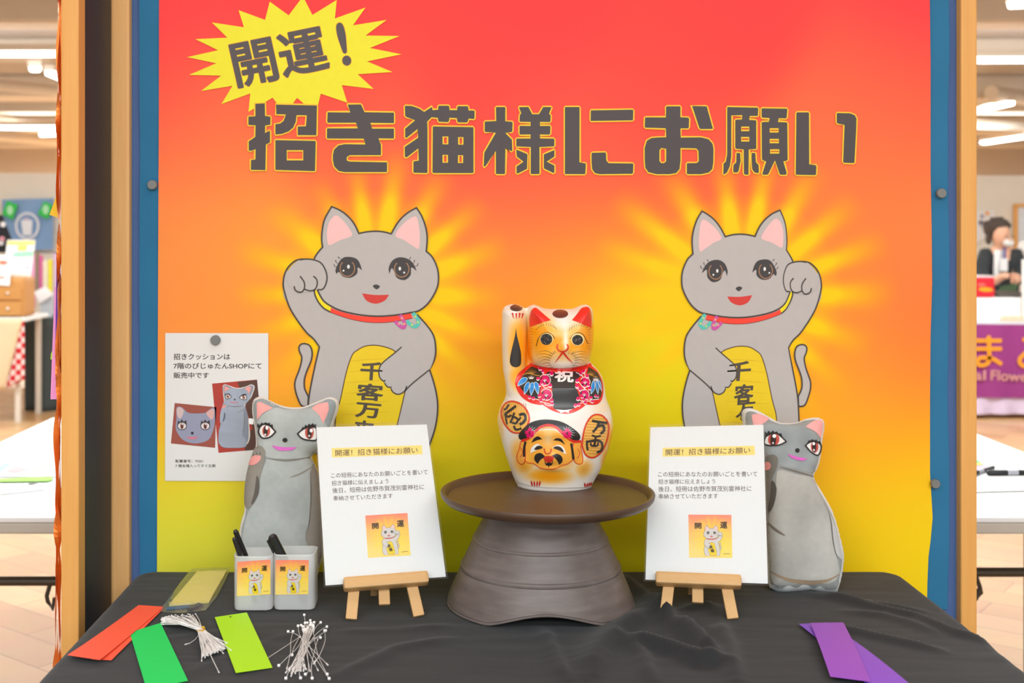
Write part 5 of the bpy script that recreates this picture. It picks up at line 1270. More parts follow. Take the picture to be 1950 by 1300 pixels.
q = [(356, 1160), (378, 1150), (386, 1152), (362, 1163)]
MB().slab([ground(*p, T + .0024) for p in q], V((0, 0, .003))).build('dark_label', mat('dark_label_print', (60, 62, 66), .5), cd)

# ================================================================== white string loops
M['thread'] = mat('white_nylon_thread', (240, 236, 232), .45, var=.03); M['tie'] = mat('gold_twist_tie', (222, 172, 40), .4, metal=.2)
rb = random.Random(11)
sb_ = thing('string_bundle', 'bundle of white hang tag strings bound with a gold twist tie', 'string bundle', ground(382, 1197))
mb = MB()
for i in range(100):
    t = rb.random()
    tx, ty = 381 + rb.uniform(-6, 5), 1197 + rb.uniform(-3, 3)
    ax, ay = 310 + rb.uniform(-3, 5) + (60 * max(0, t - .55) / .45), 1186 - 16 * t + rb.uniform(-4, 4)
    bx, by = 386 + t * 42 + rb.uniform(-3, 3), 1248 - 20 * t + rb.uniform(-6, 4)
    if i < 4: bx, by = ((416, 1278), (384, 1256), (438, 1236), (424, 1242))[i]
    h1 = .002 + rb.uniform(0, .012)
    pts = [ground(ax, ay, T + .002 + rb.uniform(0, .006)), ground((ax * .55 + tx * .45), ay * .55 + ty * .45 - 4, T + .003 + h1), ground(tx, ty, T + .003 + rb.uniform(0, .005)), ground((tx + bx) / 2 + rb.uniform(-2, 2), (ty + by) / 2, T + .003 + h1 * .8), ground(bx, by, T + .0022 + rb.uniform(0, .006))]
    c = [pts[0]]
    mb.tube(pts, .0006, 5)
    d = (pts[-1] - pts[-2]).normalized(); mb.tube([pts[-1] - d * .001, pts[-1] + d * .004], [.0009, .0011], 6)
    d = (pts[0] - pts[1]).normalized(); mb.ball(pts[0], .0014, .0014, .0012, 6, 4)
o = mb.build('strands', M['thread'], sb_, True); o['kind'] = 'stuff'
mb = MB().tube([ground(381 + 8 * math.cos(t), 1197 + 4.2 * math.sin(t), T + .0045 + .0045 * math.sin(t * 1 + .6)) for t in (i * 2 * math.pi / 16 for i in range(17))], .0017, 8)
mb.ball(ground(387, 1194, T + .010), .003, .0025, .002); mb.build('twist_tie', M['tie'], sb_, True)
tag(MB().tube([ground(*p, T + .0018) for p in [(378, 1209), (372, 1217), (362, 1224), (352, 1227)]], [.0005, .0005, .0005, .0012], 6).build('loose_string', M['thread'], None, True), 'single white string curving out left of the tied bundle', 'string')

LOOSE = 'loose white string loops heaped beside the lime strip'
zs5 = zc(510, 1160, 1207 / 130)
spec = [((645,100),(660,300),(620,700),(540,1030)), ((752,200),(735,330),(640,720),(430,1100)), ((935,235),(860,300),(720,560),(590,1020)), ((1045,310),(930,370),(760,560),(560,1060)), ((1025,378),(900,470),(720,600),(420,1160)), ((930,502),(830,525),(660,700),(330,1100)), ((360,395),(480,430),(560,480),(720,640),(1045,965)), ((445,395),(405,560),(400,760),(340,1030)), ((535,295),(560,440),(640,600),(820,940)), ((590,285),(640,480),(700,700),(880,1060)), ((10,850),(300,660),(560,490)), ((195,995),(330,860),(540,650),(640,400)), ((1085,1225),(950,1020),(760,700),(690,300)), ((1050,1150),(900,840),(830,560),(790,260)), ((785,1220),(770,1000),(830,720),(880,540)), ((580,1215),(560,1080),(640,720),(760,430)), ((320,1220),(400,1030),(560,700),(650,330)), ((1005,380),(1010,560),(920,800),(830,930)), ((640,1000),(570,920),(620,600),(700,360)), ((665,1150),(720,1060),(700,760),(690,400)), ((430,810),(450,700),(520,560),(560,490)), ((620,895),(560,850),(640,520),(720,290))]
for i in range(24):
    spec.append(((650 + rb.uniform(-40, 190), 300 + rb.uniform(-70, 120)), (660 + rb.uniform(-40, 70), 520 + rb.uniform(-50, 50)), (610 + rb.uniform(-60, 70), 760 + rb.uniform(-50, 50)), (rb.choice((390, 470, 540, 720)) + rb.uniform(-90, 60), 1060 + rb.uniform(-70, 70))))
for i, sp in enumerate(spec):
    z0 = T + .0016 + .0011 * (i % 9)
    pts = [ground(*q, T + .0016 + (z0 - T) * (.9 if 0 < j < len(sp) - 1 else .25)) for j, q in enumerate(zs5(sp))]
    sm_ = []
    for j in range(len(pts) - 1):
        p0, p1, p2, p3 = pts[max(0, j - 1)], pts[j], pts[j + 1], pts[min(len(pts) - 1, j + 2)]
        for k in range(5):
            t = k / 5; sm_.append(.5 * (2 * p1 + (p2 - p0) * t + (2 * p0 - 5 * p1 + 4 * p2 - p3) * t * t + (3 * p1 - p0 - 3 * p2 + p3) * t ** 3))
    sm_.append(pts[-1]); mb = MB().tube(sm_, .00042, 5)
    d = (sm_[-1] - sm_[-2]).normalized(); mb.tube([sm_[-1] - d * .004, sm_[-1] - d * .001, sm_[-1], sm_[-1] + d * .004], [.0006, .0012, .0011, .0013], 6)
    if i != 10:
        d = (sm_[0] - sm_[1]).normalized(); mb.obox(sm_[0], V((1, 0, 0)), V((0, .7, .7)), V((0, -.7, .7)), .0042, .0042, .0046, .001)
    tag(mb.build('string_loop', M['thread'], None, True), 'loose white nylon string in the little heap right of the lime strip', 'string', LOOSE)
# ================================================================== foil garland and hanging papers left of the post
M['foil'] = mat('orange_foil', (236, 120, 44), .28, metal=.6, var=.3, scale=60)
fg = MB(); rf = random.Random(4)
YFL = 2.318
for j, (xa, xb, wd) in enumerate(((113, 110, .015), (116, 107, .013), (112, 113, .012))):
    def rib(u, v, xa=xa, xb=xb, wd=wd, j=j):
        py = -60 + 1330 * v; px = xa + (xb - xa) * v + 1.6 * math.sin(v * 23 + j * 2); an = v * (16 + 5 * j) + j * 1.3 + .8 * math.sin(v * 31)
        p = at(px, py, YFL + .008 * j); o_ = (u - .5) * wd * (.75 + .3 * math.sin(v * 57 + j)); return p + V((o_ * math.cos(an), o_ * math.sin(an), 0))
    fg.sheet(rib, 2, 150)
o = fg.build('foil_garland', M['foil'], None, False); tag(o, 'twisted orange foil garland hanging down the outer wooden post at left', 'garland')
def hang(name, pts, Y, m, label):
    tag(MB().slab([at(*p, Y) for p in pts], V((0, .0004, 0))).build(name, m), label, 'paper strip', 'paper strips hanging by the foil garland')
hang('hanging_strip', [(104, 546), (113, 546), (113, 760), (96, 760)], 2.350, mat('pink_paper', (244, 160, 226), .6), 'long pink paper strip hanging by the foil garland')
hang('hanging_strip', [(108, 470), (115, 470), (112, 679), (105, 679)], 2.336, mat('deep_violet_paper', (98, 40, 170), .6), 'deep violet paper strip hanging in front of the pink one')
hang('hanging_strip', [(97, 673), (112, 640), (112, 685), (96, 684)], 2.358, mat('lime_tag_paper', (170, 232, 40), .6), 'corner of a lime paper showing behind the hanging pink strip')
hang('hanging_strip', [(94, 409), (111, 363), (116, 363), (113, 415)], 2.364, mat('yellow_paper', (252, 206, 40), .6), 'yellow paper flag sticking out behind the foil garland')

# ================================================================== white tables behind the board
def white_table(x0, x1, y0, y1, label, legs, bar=None):
    o = thing('white_table', label, 'table', ((x0 + x1) / 2, (y0 + y1) / 2, 0), 'white folding tables behind the board')
    MB().obox(V(((x0 + x1) / 2, (y0 + y1) / 2, T - .006)), V((1, 0, 0)), V((0, 1, 0)), V((0, 0, 1)), x1 - x0, y1 - y0, .012, .003).build('tabletop', M['white'], o)
    MB().obox(V(((x0 + x1) / 2, (y0 + y1) / 2, T - .026)), V((1, 0, 0)), V((0, 1, 0)), V((0, 0, 1)), x1 - x0 - .004, y1 - y0 - .004, .028, .006).build('edge_band', M['grey_edge'], o)
    for x, y in legs:
        MB().tube([(x, y, 0), (x, y, T - .04)], .0125, 10).build('leg', M['dark_metal'], o, True)
    if bar:
        for (bx0, bx1, by, bz, hx) in bar:
            MB().tube([(bx0, by, bz), (bx1, by, bz)], .0125, 10).build('crossbar', M['dark_metal'], o, True)
            if hx: MB().tube([(hx[0], by, bz), (hx[1], by, bz - .04), (hx[1] + .003, by, bz - .055), (hx[0] + .004, by, bz - .075), (hx[0] + .010, by, bz - .045)], .006, 8).build('latch', M['dark_metal'], o, True)
xx = lambda px, y: (px - CX) / F * y
white_table(-1.44, .125, 2.872, 3.62, 'white folding table behind the left post, papers lying on it', ((-1.40, 3.3), (-1.035, 3.3)), [(-1.40, -1.06, 3.3, H - 665 / F * 3.3, (xx(97, 3.3), xx(89, 3.3)))])
white_table(.135, 1.72, 2.872, 3.62, 'white folding table behind the right post with a black marker on it', ((1.372, 3.3), (1.68, 3.3)), [(1.388, 1.68, 3.3, H - 648 / F * 3.3, (xx(1856, 3.3), xx(1866, 3.3)))])
white_table(-1.44, .125, 3.63, 4.42, 'rear white folding table at the left, next to the dark skirted booth table', ((-1.40, 3.72), (-.9, 4.0)))
white_table(.135, 1.72, 3.63, 4.42, 'rear white folding table at the right, in front of the purple sales banner', ((1.3, 4.0), (1.70, 3.66)))
def sheet_on(name, pts, m, label, cat='paper', z=.0008, group='papers on the white tables'):
    tag(MB().slab([ground(*p, T + z) for p in pts], V((0, 0, .0006))).build(name, m), label, cat, group)
sheet_on('paper_sheet', [(-60, 914), (96, 907), (102, 912), (92, 916), (-60, 918)], mat('green_folder_edge', (168, 236, 92), .6), 'light green folder edge on the left white table', 'folder', .0030)
sheet_on('paper_sheet', [(-60, 866), (108, 852), (112, 908), (-60, 908)], M['whitepaper'], 'large white sheet with faint pictures on the left white table', z=.0014)
sheet_on('paper_sheet', [(-40, 946), (84, 933), (74, 925), (-60, 930)], M['whitepaper'], 'blank white sheet in front of the green folder edge', z=.0010)
for n_, (q, c) in enumerate((([(12, 897), (30, 888), (58, 893), (30, 900)], (214, 190, 190)), ([(60, 893), (92, 882), (100, 886), (74, 897)], (236, 200, 196)), ([(-10, 894), (10, 881), (20, 884), (0, 898)], (178, 214, 214)))):
    sheet_on('small_picture', q, mat('faint_picture_%s' % 'abc'[n_], c, .6, var=.15), ('rose grey', 'pale red', 'pale blue')[n_] + ' small picture on the large white sheet', 'picture', .0023, 'small pictures on the white sheet')
for n_, q in enumerate(([(54, 920), (64, 919), (71, 917), (71, 918.5), (62, 921), (54, 921.5)],)):
    sheet_on('paper_clip', q, M['dark_metal'], 'small wire clip on the left white table below the green edge', 'clip', .0020, None)
def rod(px0, py0, px1, py1, r, m, name, label, cat, parts=True):
    a_, b_ = ground(px0, py0, T + r + .0006), ground(px1, py1, T + r + .0006); d = (b_ - a_).normalized()
    o = thing(name, label, cat, a_)
    MB().tube([a_, a_ + d * .004, a_ + d * .055], [r * .6, r, r], 12).build('cap', m, o, True)
    MB().tube([a_ + d * .055, a_ + d * .085], r * .98, 12).build('label_band', M['penlabel'], o, True)
    MB().tube([a_ + d * .085, b_], r * .95, 12).build('barrel', m, o, True)
rod(1880, 900, 1985, 899, .0075, M['black_plastic'], 'marker', 'thick black marker lying on the white table right of the post', 'marker')
rod(1845, 904, 1891, 890, .006, M['black_plastic'], 'marker', 'black marker beside the coloured cards at the edge of the right post', 'marker')
for q, c, nm, z in (([(1840, 893), (1876, 884), (1884, 889), (1840, 900)], (242, 190, 226), 'pink', .001), ([(1840, 884), (1866, 880), (1874, 884), (1840, 890)], (240, 226, 110), 'yellow', .002), ([(1840, 878), (1860, 875), (1867, 880), (1840, 884)], (110, 214, 120), 'green', .003)):
    sheet_on('colour_card', q, mat(nm + '_card', c, .6), nm + ' paper card on the white table right of the post', 'card', z, 'coloured cards on the right white table')
sheet_on('seam', [(1850, 937), (1990, 933), (1990, 934.2), (1850, 938)], M['dark_metal'], 'thin grey pencil line across the front of the right white table', 'seam', .001, None)  # thin grey strip drawn in as the seam line on the tabletop
sheet_on('paper_sheet', [(1850, 932), (1990, 928), (1990, 870), (1890, 866)], M['whitepaper'], 'large blank white sheet on the right white table', z=.0004)

# ================================================================== booth at the left, far behind
M['charcoal'] = mat('charcoal_cloth', (66, 72, 70), .9, var=.1); M['beige'] = mat('beige_cloth', (222, 196, 158), .9, var=.06)
M['chest'] = mat('drawer_wood', (206, 150, 84), .55, col2=(188, 130, 66), stretch=(1, 4, 8), scale=10)
def gingham():
    m, nt, N, Lk, b = nodes('gingham_cloth'); tc = N.new('ShaderNodeTexCoord'); ck = N.new('ShaderNodeTexChecker'); ck.inputs['Scale'].default_value = 26
    ck.inputs[1].default_value = (*rgb((206, 30, 44)), 1); ck.inputs[2].default_value = (*rgb((238, 214, 206)), 1); Lk.new(tc.outputs['Object'], ck.inputs[0]); Lk.new(ck.outputs[0], b.inputs['Base Color']); b.inputs['Roughness'].default_value = .9; return m
M['gingham'] = gingham()
def drape(name, pl, Y, m, label, cat, amp=.02, n=9, group=None):
    """hanging cloth: top edge and bottom edge given as picture points at distance Y"""
    (a0, a1), (b0, b1) = pl
    def fn(u, v):
        p = at(a0[0] + (a1[0] - a0[0]) * u, a0[1] + (a1[1] - a0[1]) * u, Y); q = at(b0[0] + (b1[0] - b0[0]) * u, b0[1] + (b1[1] - b0[1]) * u, Y)
        r = p * (1 - v) + q * v; return r + V((0, amp * v * math.sin(u * n * 2.1 + .4), 0))
    o = MB().sheet(fn, 40, 12).build(name, m, None, True)
    so = o.modifiers.new('thickness', 'SOLIDIFY'); so.thickness = .004
    return tag(o, label, cat, group)
def booth_table(x0, x1, y0, y1, z, label, m=None):
    o = thing('booth_table', label, 'table', ((x0 + x1) / 2, (y0 + y1) / 2, 0), 'booth sales tables')
    MB().box(x0, x1, y0, y1, z - .03, z).build('tabletop', m or M['white'], o)
    for x in (x0 + .06, x1 - .06):
        for y in (y0 + .05, y1 - .05): MB().box(x - .018, x + .018, y - .018, y + .018, 0, z - .03).build('leg', M['beam'], o)
YT1, YT2 = 8.75, 9.35
booth_table(xx(-230, YT1), xx(44, YT1), YT1 + .02, YT1 + .55, H - 164 / F * YT1, 'left booth table under the beige cloth with the wooden drawers')
booth_table(xx(38, YT2) , xx(330, YT2), YT2 + .02, YT2 + .6, H - 166 / F * YT2, 'left booth table with a charcoal skirt', M['charcoal'])
drape('table_skirt', (((44, 608), (300, 608)), ((46, 783), (300, 782))), YT2, M['charcoal'], 'charcoal skirt hanging from the left booth table', 'tablecloth', .03, 14)
drape('tablecloth', (((-200, 606), (44, 606)), ((-200, 750), (8, 742))), YT1, M['beige'], 'beige cloth hanging over the left booth table', 'tablecloth', .02)
drape('gingham_cloth', (((42, 610), (46, 612)), ((10, 742), (46, 722))), YT1 + .014, M['gingham'], 'red and white checked cloth under the beige one at the left booth', 'tablecloth', .01)
MB_ch = thing('drawer_chest', 'small wooden chest of drawers on the beige left booth table', 'chest', at(0, 606, YT1 + .1))
yc = YT1 + .06
MB().box(xx(-120, yc), xx(46, yc), yc, yc + .25, H - 164 / F * YT1 + .001, H - 86 / F * yc).build('case', M['chest'], MB_ch)
for py0, py1 in ((546, 570), (575, 600)):
    for px0, px1 in ((-60, -12), (-8, 41)):
        d = MB().box(xx(px0, yc), xx(px1, yc), yc - .012, yc, Zy(py1, yc), Zy(py0, yc)).build('drawer', M['chest'], MB_ch)
        MB().ball(((xx(px0, yc) + xx(px1, yc)) / 2, yc - .02, (Zy(py0, yc) + Zy(py1, yc)) / 2), .012, .01, .012, 10, 6).build('knob', M['beam'], d, True)
M['cyan_cloth'] = mat('light_blue_cloth', (132, 166, 206), .9, var=.05, scale=6)
yb = 10.84
o = thing('blue_hanging', 'light blue cloth with a white round emblem hanging behind the left booth', 'cloth', at(52, 475, yb))
MB().sheet(lambda u, v: at(4 + 98 * u, 380 + 98 * v - 3 * u, yb) + V((0, .012 * math.sin(u * 9 + v * 2), 0)), 20, 12).build('sheet', M['cyan_cloth'], o, True)
a = Art(flat(V((0, yb - .02, 0)), V((0, -1, 0)), .002))
a.line([(52 + 21 * math.cos(t), 430 + 24 * math.sin(t)) for t in (i * 2 * math.pi / 24 for i in range(24))], 4, (232, 234, 240), 1, closed=True)
a.poly([(40, 419), (62, 419), (60, 448), (44, 448)], (232, 236, 242), 1, smooth=False); a.ell(51, 417, 6, 2.5, (214, 190, 210), 2)
a.build('emblem', M['print_far'], o)
def card(name, pts, Y, col, label, cat, group=None, th=.006, extra=None, rough=.7):
    o = thing(name, label, cat, at(pts[3][0], pts[3][1], Y), group)
    MB().slab([at(*p, Y) for p in pts], V((0, th, 0))).build('board', mat(name + '_surface', col, rough), o)
    if extra:
        a = Art(flat(V((0, Y - .0008, 0)), V((0, -1, 0)), .0006))
        for i, (kind, q, c) in enumerate(extra):
            if kind == 'e': a.ell(*q, c, 1 + i)
            else: a.poly(q, c, 1 + i, smooth=False)
        a.build('print', M['print_far'], o)
    return o
card('green_sign', [(13, 382), (34, 390), (24, 418), (4, 408)], yb - .04, (40, 196, 74), 'left green sign pinned to the light blue cloth', 'sign', 'green signs on the blue cloth', extra=[('e', (19, 400, 6, 9), (180, 236, 190))])
card('green_sign', [(84, 383), (101, 391), (91, 417), (72, 408)], yb - .04, (40, 196, 74), 'right green sign pinned to the light blue cloth', 'sign', 'green signs on the blue cloth', extra=[('e', (87, 399, 6, 9), (180, 236, 190))])
ypo = YT1 + .2
card('poster', [(14, 457), (67, 457), (58, 527), (6, 524)], ypo, (246, 246, 240), 'white poster with yellow and green bands on the wooden drawers', 'poster', 'posters at the left booth', extra=[('p', [(15, 459), (66, 459), (65, 466), (14, 466)], (252, 226, 120)), ('p', [(34, 467), (52, 467), (50, 477), (33, 477)], (252, 216, 110)), ('p', [(26, 480), (64, 478), (63, 488), (24, 489)], (160, 222, 190)), ('e', (52, 509, 6, 3), (190, 190, 214))])
card('poster', [(-40, 484), (22, 486), (18, 544), (-40, 540)], YT1 + .04, (244, 240, 238), 'white poster with red patches cut off by the left edge', 'poster', 'posters at the left booth', extra=[('e', (6, 500, 9, 4), (232, 120, 100)), ('p', [(-20, 494), (0, 496), (0, 502), (-20, 500)], (240, 170, 90)), ('e', (2, 528, 8, 3), (238, 170, 160))])
yg = YT2 + .30
zt2 = H - 166 / F * YT2
rack = thing('goods_rack', 'small rail rack holding the bright goods on the left booth', 'rack', at(85, 600, yg))
MB().tube([at(56, 604, yg + .05), at(56, 480, yg + .05), at(300, 480, yg + .05), at(300, 604, yg + .05)], .008, 8).build('rail', M['dark_metal'], rack, True)
for px0, px1, py0, py1, c, nm in ((60, 68, 482, 600, (232, 160, 196), 'pink'), (68, 75, 480, 560, (140, 126, 98), 'olive brown'), (75, 82, 486, 566, (206, 96, 150), 'deep rose'), (82, 92, 496, 560, (226, 216, 190), 'cream'), (92, 101, 494, 566, (226, 214, 60), 'yellow'), (101, 116, 482, 590, (206, 176, 196), 'pale mauve')):
    w3 = at(px1, py0, yg).x - at(px0, py0, yg).x
    mb = MB().obox((at(px0, py0, yg) + at(px1, py1, yg)) / 2, V((1, 0, 0)), V((0, 1, 0)), V((0, 0, 1)), w3 * .96, .03, (py1 - py0) / F * yg, .008)
    tag(mb.build('hanging_pouch', mat(nm.replace(' ', '_') + '_fabric', c, .9, var=.12), None), nm + ' fabric pouch hanging on the left booth rack', 'pouch', 'fabric pouches on the left booth rack')
card('price_card', [(64, 556), (86, 545), (102, 560), (76, 577)], YT2 + .15, (240, 238, 238), 'white card tilted on a grey stand at the left booth', 'card')
tag(MB().slab([at(*p, YT2 + .19) for p in [(75, 566), (100, 560), (98, 607), (78, 607)]], V((0, .04, 0))).build('display_stand', mat('silver_plastic', (196, 202, 208), .4)), 'pale grey display stand under the tilted white card', 'stand')
tag(MB().box(xx(45, yg), xx(70, yg), yg - .09, yg - .01, zt2 + .001, zt2 + .07).build('white_box', M['white']), 'small white box on the charcoal booth table', 'box')
M['darkcloth'] = mat('black_garment_cloth', (38, 38, 42), .9, var=.1)
gm = thing('garment', 'black garment with white flowers hanging at the left edge of the picture', 'garment', at(0, 480, 9.9))
def gfn(u, v):
    px = -60 + (62 + 18 * min(1, v * 1.6)) * u; py = 404 + 76 * v + 6 * u * (1 - v); return at(px, py, 9.9) + V((0, .03 * math.sin(u * 7 + v), 0))
g_ = MB().sheet(gfn, 16, 12).build('cloth', M['darkcloth'], gm, True); g_.modifiers.new('thickness', 'SOLIDIFY').thickness = .02
a = Art(flat(V((0, 9.84, 0)), V((0, -1, 0)), .002))
for x, y, c in ((6, 427, (236, 232, 232)), (4, 455, (220, 150, 160)), (-10, 440, (230, 226, 226)), (2, 462, (226, 220, 220))): a.ell(x, y, 5, 5, c, 1)
a.build('flower_print', M['print_far'], gm)

# ================================================================== booth at the right, far behind
YR = 9.0
M['purple'] = mat('purple_cloth', (150, 56, 128), .85, var=.05, scale=4); M['lav'] = mat('lavender_cloth', (216, 198, 222), .9, var=.04)
zr_ = H - 172 / F * YR
booth_table(xx(1760, YR), xx(2090, YR), YR + .03, YR + .62, zr_, 'right booth table behind the purple sales banner')
pb_ = thing('sales_banner', 'purple cloth banner with orange characters hung on the right booth table', 'banner', at(1905, 750, YR))
def pfn(u, v): return at(1790 + 300 * u, 616 + 140 * v + 3 * u, YR) + V((0, .006 * math.sin(u * 30), 0))
MB().sheet(pfn, 40, 6).build('sheet', M['purple'], pb_, True)
a = Art(flat(V((0, YR - .010, 0)), V((0, -1, 0)), .001)); OR = (246, 158, 34)
zk = zc(1850, 600, 5.42)
for i_, l in enumerate(([(20, 262), (312, 262)], [(20, 345), (312, 345)], [(176, 210), (180, 300), (182, 400)], [(182, 396), (180, 470), (140, 510), (80, 512), (58, 480), (80, 442), (130, 436), (220, 450), (310, 505)])): a.line(zk(l), 7.5, OR, 1 + i_)
a.build('lettering', M['print_far'], pb_); a = Art(flat(V((0, YR - .010, 0)), V((0, -1, 0)), .001))
for l in ([(525, 252), (720, 250), (580, 370), (505, 440), (500, 490), (545, 525), (680, 530), (760, 480), (740, 420), (650, 402)],): a.line(zk(l), 7.5, OR, 1)
a.build('lettering', M['print_far'], pb_); a = Art(flat(V((0, YR - .010, 0)), V((0, -1, 0)), .001))
a.text('ial', zk([(-20, 668)])[0], zk([(146, 672)])[0], (212, 150, 142), 1, zk([(-16, 562)])[0], bold=.02)
a.build('lettering', M['print_far'], pb_); a = Art(flat(V((0, YR - .010, 0)), V((0, -1, 0)), .001))
a.text('Flower', zk([(196, 672)])[0], zk([(640, 692)])[0], (212, 150, 142), 1, zk([(200, 566)])[0], bold=.02)
a.build('lettering', M['print_far'], pb_)
drape('table_skirt', (((1790, 745), (2090, 748)), ((1790, 790), (2090, 788))), YR + .02, M['lav'], 'lavender skirt below the purple sales banner', 'tablecloth', .015, 20)
M['carton'] = mat('carton', (206, 160, 92), .8, var=.06, scale=6)
def carton(px0, px1, y, h, label):
    o = thing('cardboard_box', label, 'box', (xx((px0 + px1) / 2, y), y + .2, 0), 'cardboard boxes under the right booth table')
    x0, x1 = xx(px0, y), xx(px1, y); MB().box(x0, x1, y, y + .2, 0.001, h).build('body', M['carton'], o)
    MB().box(x0 + (x1 - x0) * .4, x0 + (x1 - x0) * .85, y - .003, y, h * .45, h * .8).build('printed_mark', mat('carton_print', (96, 84, 66), .8), o)
carton(1889, 1990, YR + .12, .22, 'open cardboard box under the lavender skirt')
carton(1800, 1880, YR + .1, .2, 'shaded cardboard box next to the post under the lavender skirt')
ywb = YR + .06
wb = thing('white_display_box', 'long white display case on the right booth table', 'display box', at(1905, 613, ywb))
MB().box(xx(1780, ywb), xx(1946, ywb), ywb, ywb + .36, zr_ + .001, Zy(567, ywb)).build('case', M['white'], wb)
MB().box(xx(1905, ywb), xx(1946, ywb), ywb - .03, ywb - .001, zr_ + .001, zr_ + .045).build('cream_strip', mat('cream_goods', (232, 218, 190), .8, var=.15, scale=30), wb)
tz = Zy(567, ywb)
rbx = thing('red_box', 'red carton with a yellow stripe on the white display case', 'box', (xx(1875, ywb + .05), ywb + .1, tz))
MB().box(xx(1850, ywb + .05), xx(1895, ywb + .05), ywb + .05, ywb + .2, tz + .001, tz + .15).build('body', mat('red_carton', (214, 26, 46), .6), rbx)
a = Art(flat(V((0, ywb + .049, 0)), V((0, -1, 0)), .001)); a.ell(1877, 551, 14, 4, (250, 166, 30), 1, .06); a.ell(1869, 542, 8, 3, (238, 110, 100), 1); a.build('print', M['print_far'], rbx)
MB().slab([at(*p, ywb + .07) for p in [(1852, 533), (1890, 531), (1893, 525), (1858, 524)]], V((0, .1, 0))).build('lid', M['white'], rbx)
tr = thing('tool_tray', 'dark tray with green stems on the white display case', 'tray', at(1925, 562, ywb + .15))
MB().box(xx(1899, ywb + .1), xx(1946, ywb + .1), ywb + .1, ywb + .3, tz + .001, tz + .04).build('tray', mat('dark_tray', (84, 76, 66), .6), tr)
for i in range(5): MB().tube([(xx(1905 + i * 7, ywb + .16), ywb + .16, tz + .045), (xx(1909 + i * 7, ywb + .18), ywb + .2, tz + .07 + .006 * i)], .005, 6).build('green_stem', mat('green_stem', (92, 130, 80), .7), tr)
tag(MB().tube([at(1949, 608, ywb + .02) - V((0, 0, 0)), at(1949, 494, ywb + .02)], .012, 10).build('white_post', M['white'], None, True), 'thin white post at the right edge of the picture beside the seated person', 'post')
card('wall_poster', [(1848, 402), (1894, 400), (1893, 442), (1848, 470)], 10.88, (232, 228, 224), 'pale poster with an orange spot on the partition behind the person', 'poster', extra=[('e', (1880, 406, 4.5, 4.5), (238, 176, 120)), ('e', (1868, 424, 5, 5), (120, 116, 124)), ('e', (1874, 430, 8, 4), (190, 186, 190)), ('e', (1870, 412, 4, 4), (170, 166, 174))])
fr_ = thing('framed_picture', 'framed picture in a light wooden frame at the right edge on the partition', 'picture', at(1960, 470, 10.86))
yfp = 10.86
for (p0, p1) in (((1931, 388), (1990, 394)), ((1931, 394.2), (1937, 465.8)), ((1931, 466), (1990, 472))): MB().box(xx(p0[0], yfp), xx(p1[0], yfp), yfp - .02, yfp + .02, Zy(p1[1], yfp), Zy(p0[1], yfp)).build('frame', M['woodZ'], fr_)
MB().box(xx(1937, yfp), xx(1990, yfp), yfp, yfp + .01, Zy(466, yfp), Zy(394, yfp)).build('print', mat('pale_print', (226, 232, 240), .5, var=.2, scale=6), fr_)
tag(MB().ball(at(1950, 474, 10.0), .05, .05, .065, 14, 10).tube([at(1950, 488, 10.0), at(1950, 600, 10.0)], .02, 8).build('white_bust', M['white'], None, True), 'rounded white display head at the right edge behind the person', 'display head')

# ------------------------------------------------------------------ the person behind the right booth
def skin_mesh(name, nodes_, edges, m, parent=None, sub=2):
    me = bpy.data.meshes.new(name); me.from_pydata([tuple(n[0]) for n in nodes_], edges, [])
    o = bpy.data.objects.new(name, me); C.objects.link(o)
    o.modifiers.new('skin', 'SKIN'); o.modifiers.new('sub', 'SUBSURF').levels = sub; o.modifiers['sub'].render_levels = sub
    for i, n in enumerate(nodes_):
        r = n[1] if isinstance(n[1], tuple) else (n[1], n[1]); me.skin_vertices[0].data[i].radius = r
    me.skin_vertices[0].data[0].use_root = True
    bpy.context.view_layer.update(); dg = bpy.context.evaluated_depsgraph_get()
    m2 = bpy.data.meshes.new_from_object(o.evaluated_get(dg)); bpy.data.objects.remove(o)
    m2.materials.clear(); return from_mesh(name, m2, m, parent, True)
YP = 9.72
def pp(px, py, dy=0): return at(px, py, YP + dy)
M['skin'] = mat('skin', (228, 176, 146), .6); M['hair'] = mat('dark_hair', (74, 62, 54), .8, var=.3, scale=60, bump=.6, bscale=120); M['jacket'] = mat('dark_jacket', (50, 54, 56), .85, var=.1)
ps = thing('person', 'person in a dark jacket and white mask working at the right booth table', 'person', (pp(1904, 600).x, YP + .1, 0))
hip = pp(1904, 640, .12)
nb = [(hip, (.13, .10)), (pp(1904, 570, .08), (.13, .10)), (pp(1904, 515, .03), (.15, .10)), (pp(1905, 482, 0), (.13, .08)), (pp(1905, 468, -.02), (.05, .05)), (pp(1906, 455, -.045), (.07, .085)), (pp(1906, 440, -.04), (.075, .095)), (pp(1905, 428, -.03), (.05, .06)),
      (pp(1880, 486, 0), .055), (pp(1868, 522, -.03), .046), (pp(1888, 540, -.22), .036), (pp(1912, 524, -.34), .028), (pp(1924, 526, -.37), (.03, .018)),
      (pp(1932, 486, 0), .055), (pp(1943, 520, -.05), .046), (pp(1934, 534, -.25), .034), (pp(1930, 529, -.34), (.028, .02)),
      (pp(1884, 650, -.05), .085), (pp(1882, 655, -.2), .06), (V((pp(1882, 655, -.2).x, YP - .2, .1)), .045), (V((pp(1882, 655, -.2).x, YP - .3, .05)), .04),
      (pp(1924, 650, -.05), .085), (pp(1926, 655, -.2), .06), (V((pp(1926, 655, -.2).x, YP - .2, .1)), .045), (V((pp(1926, 655, -.2).x, YP - .3, .05)), .04)]
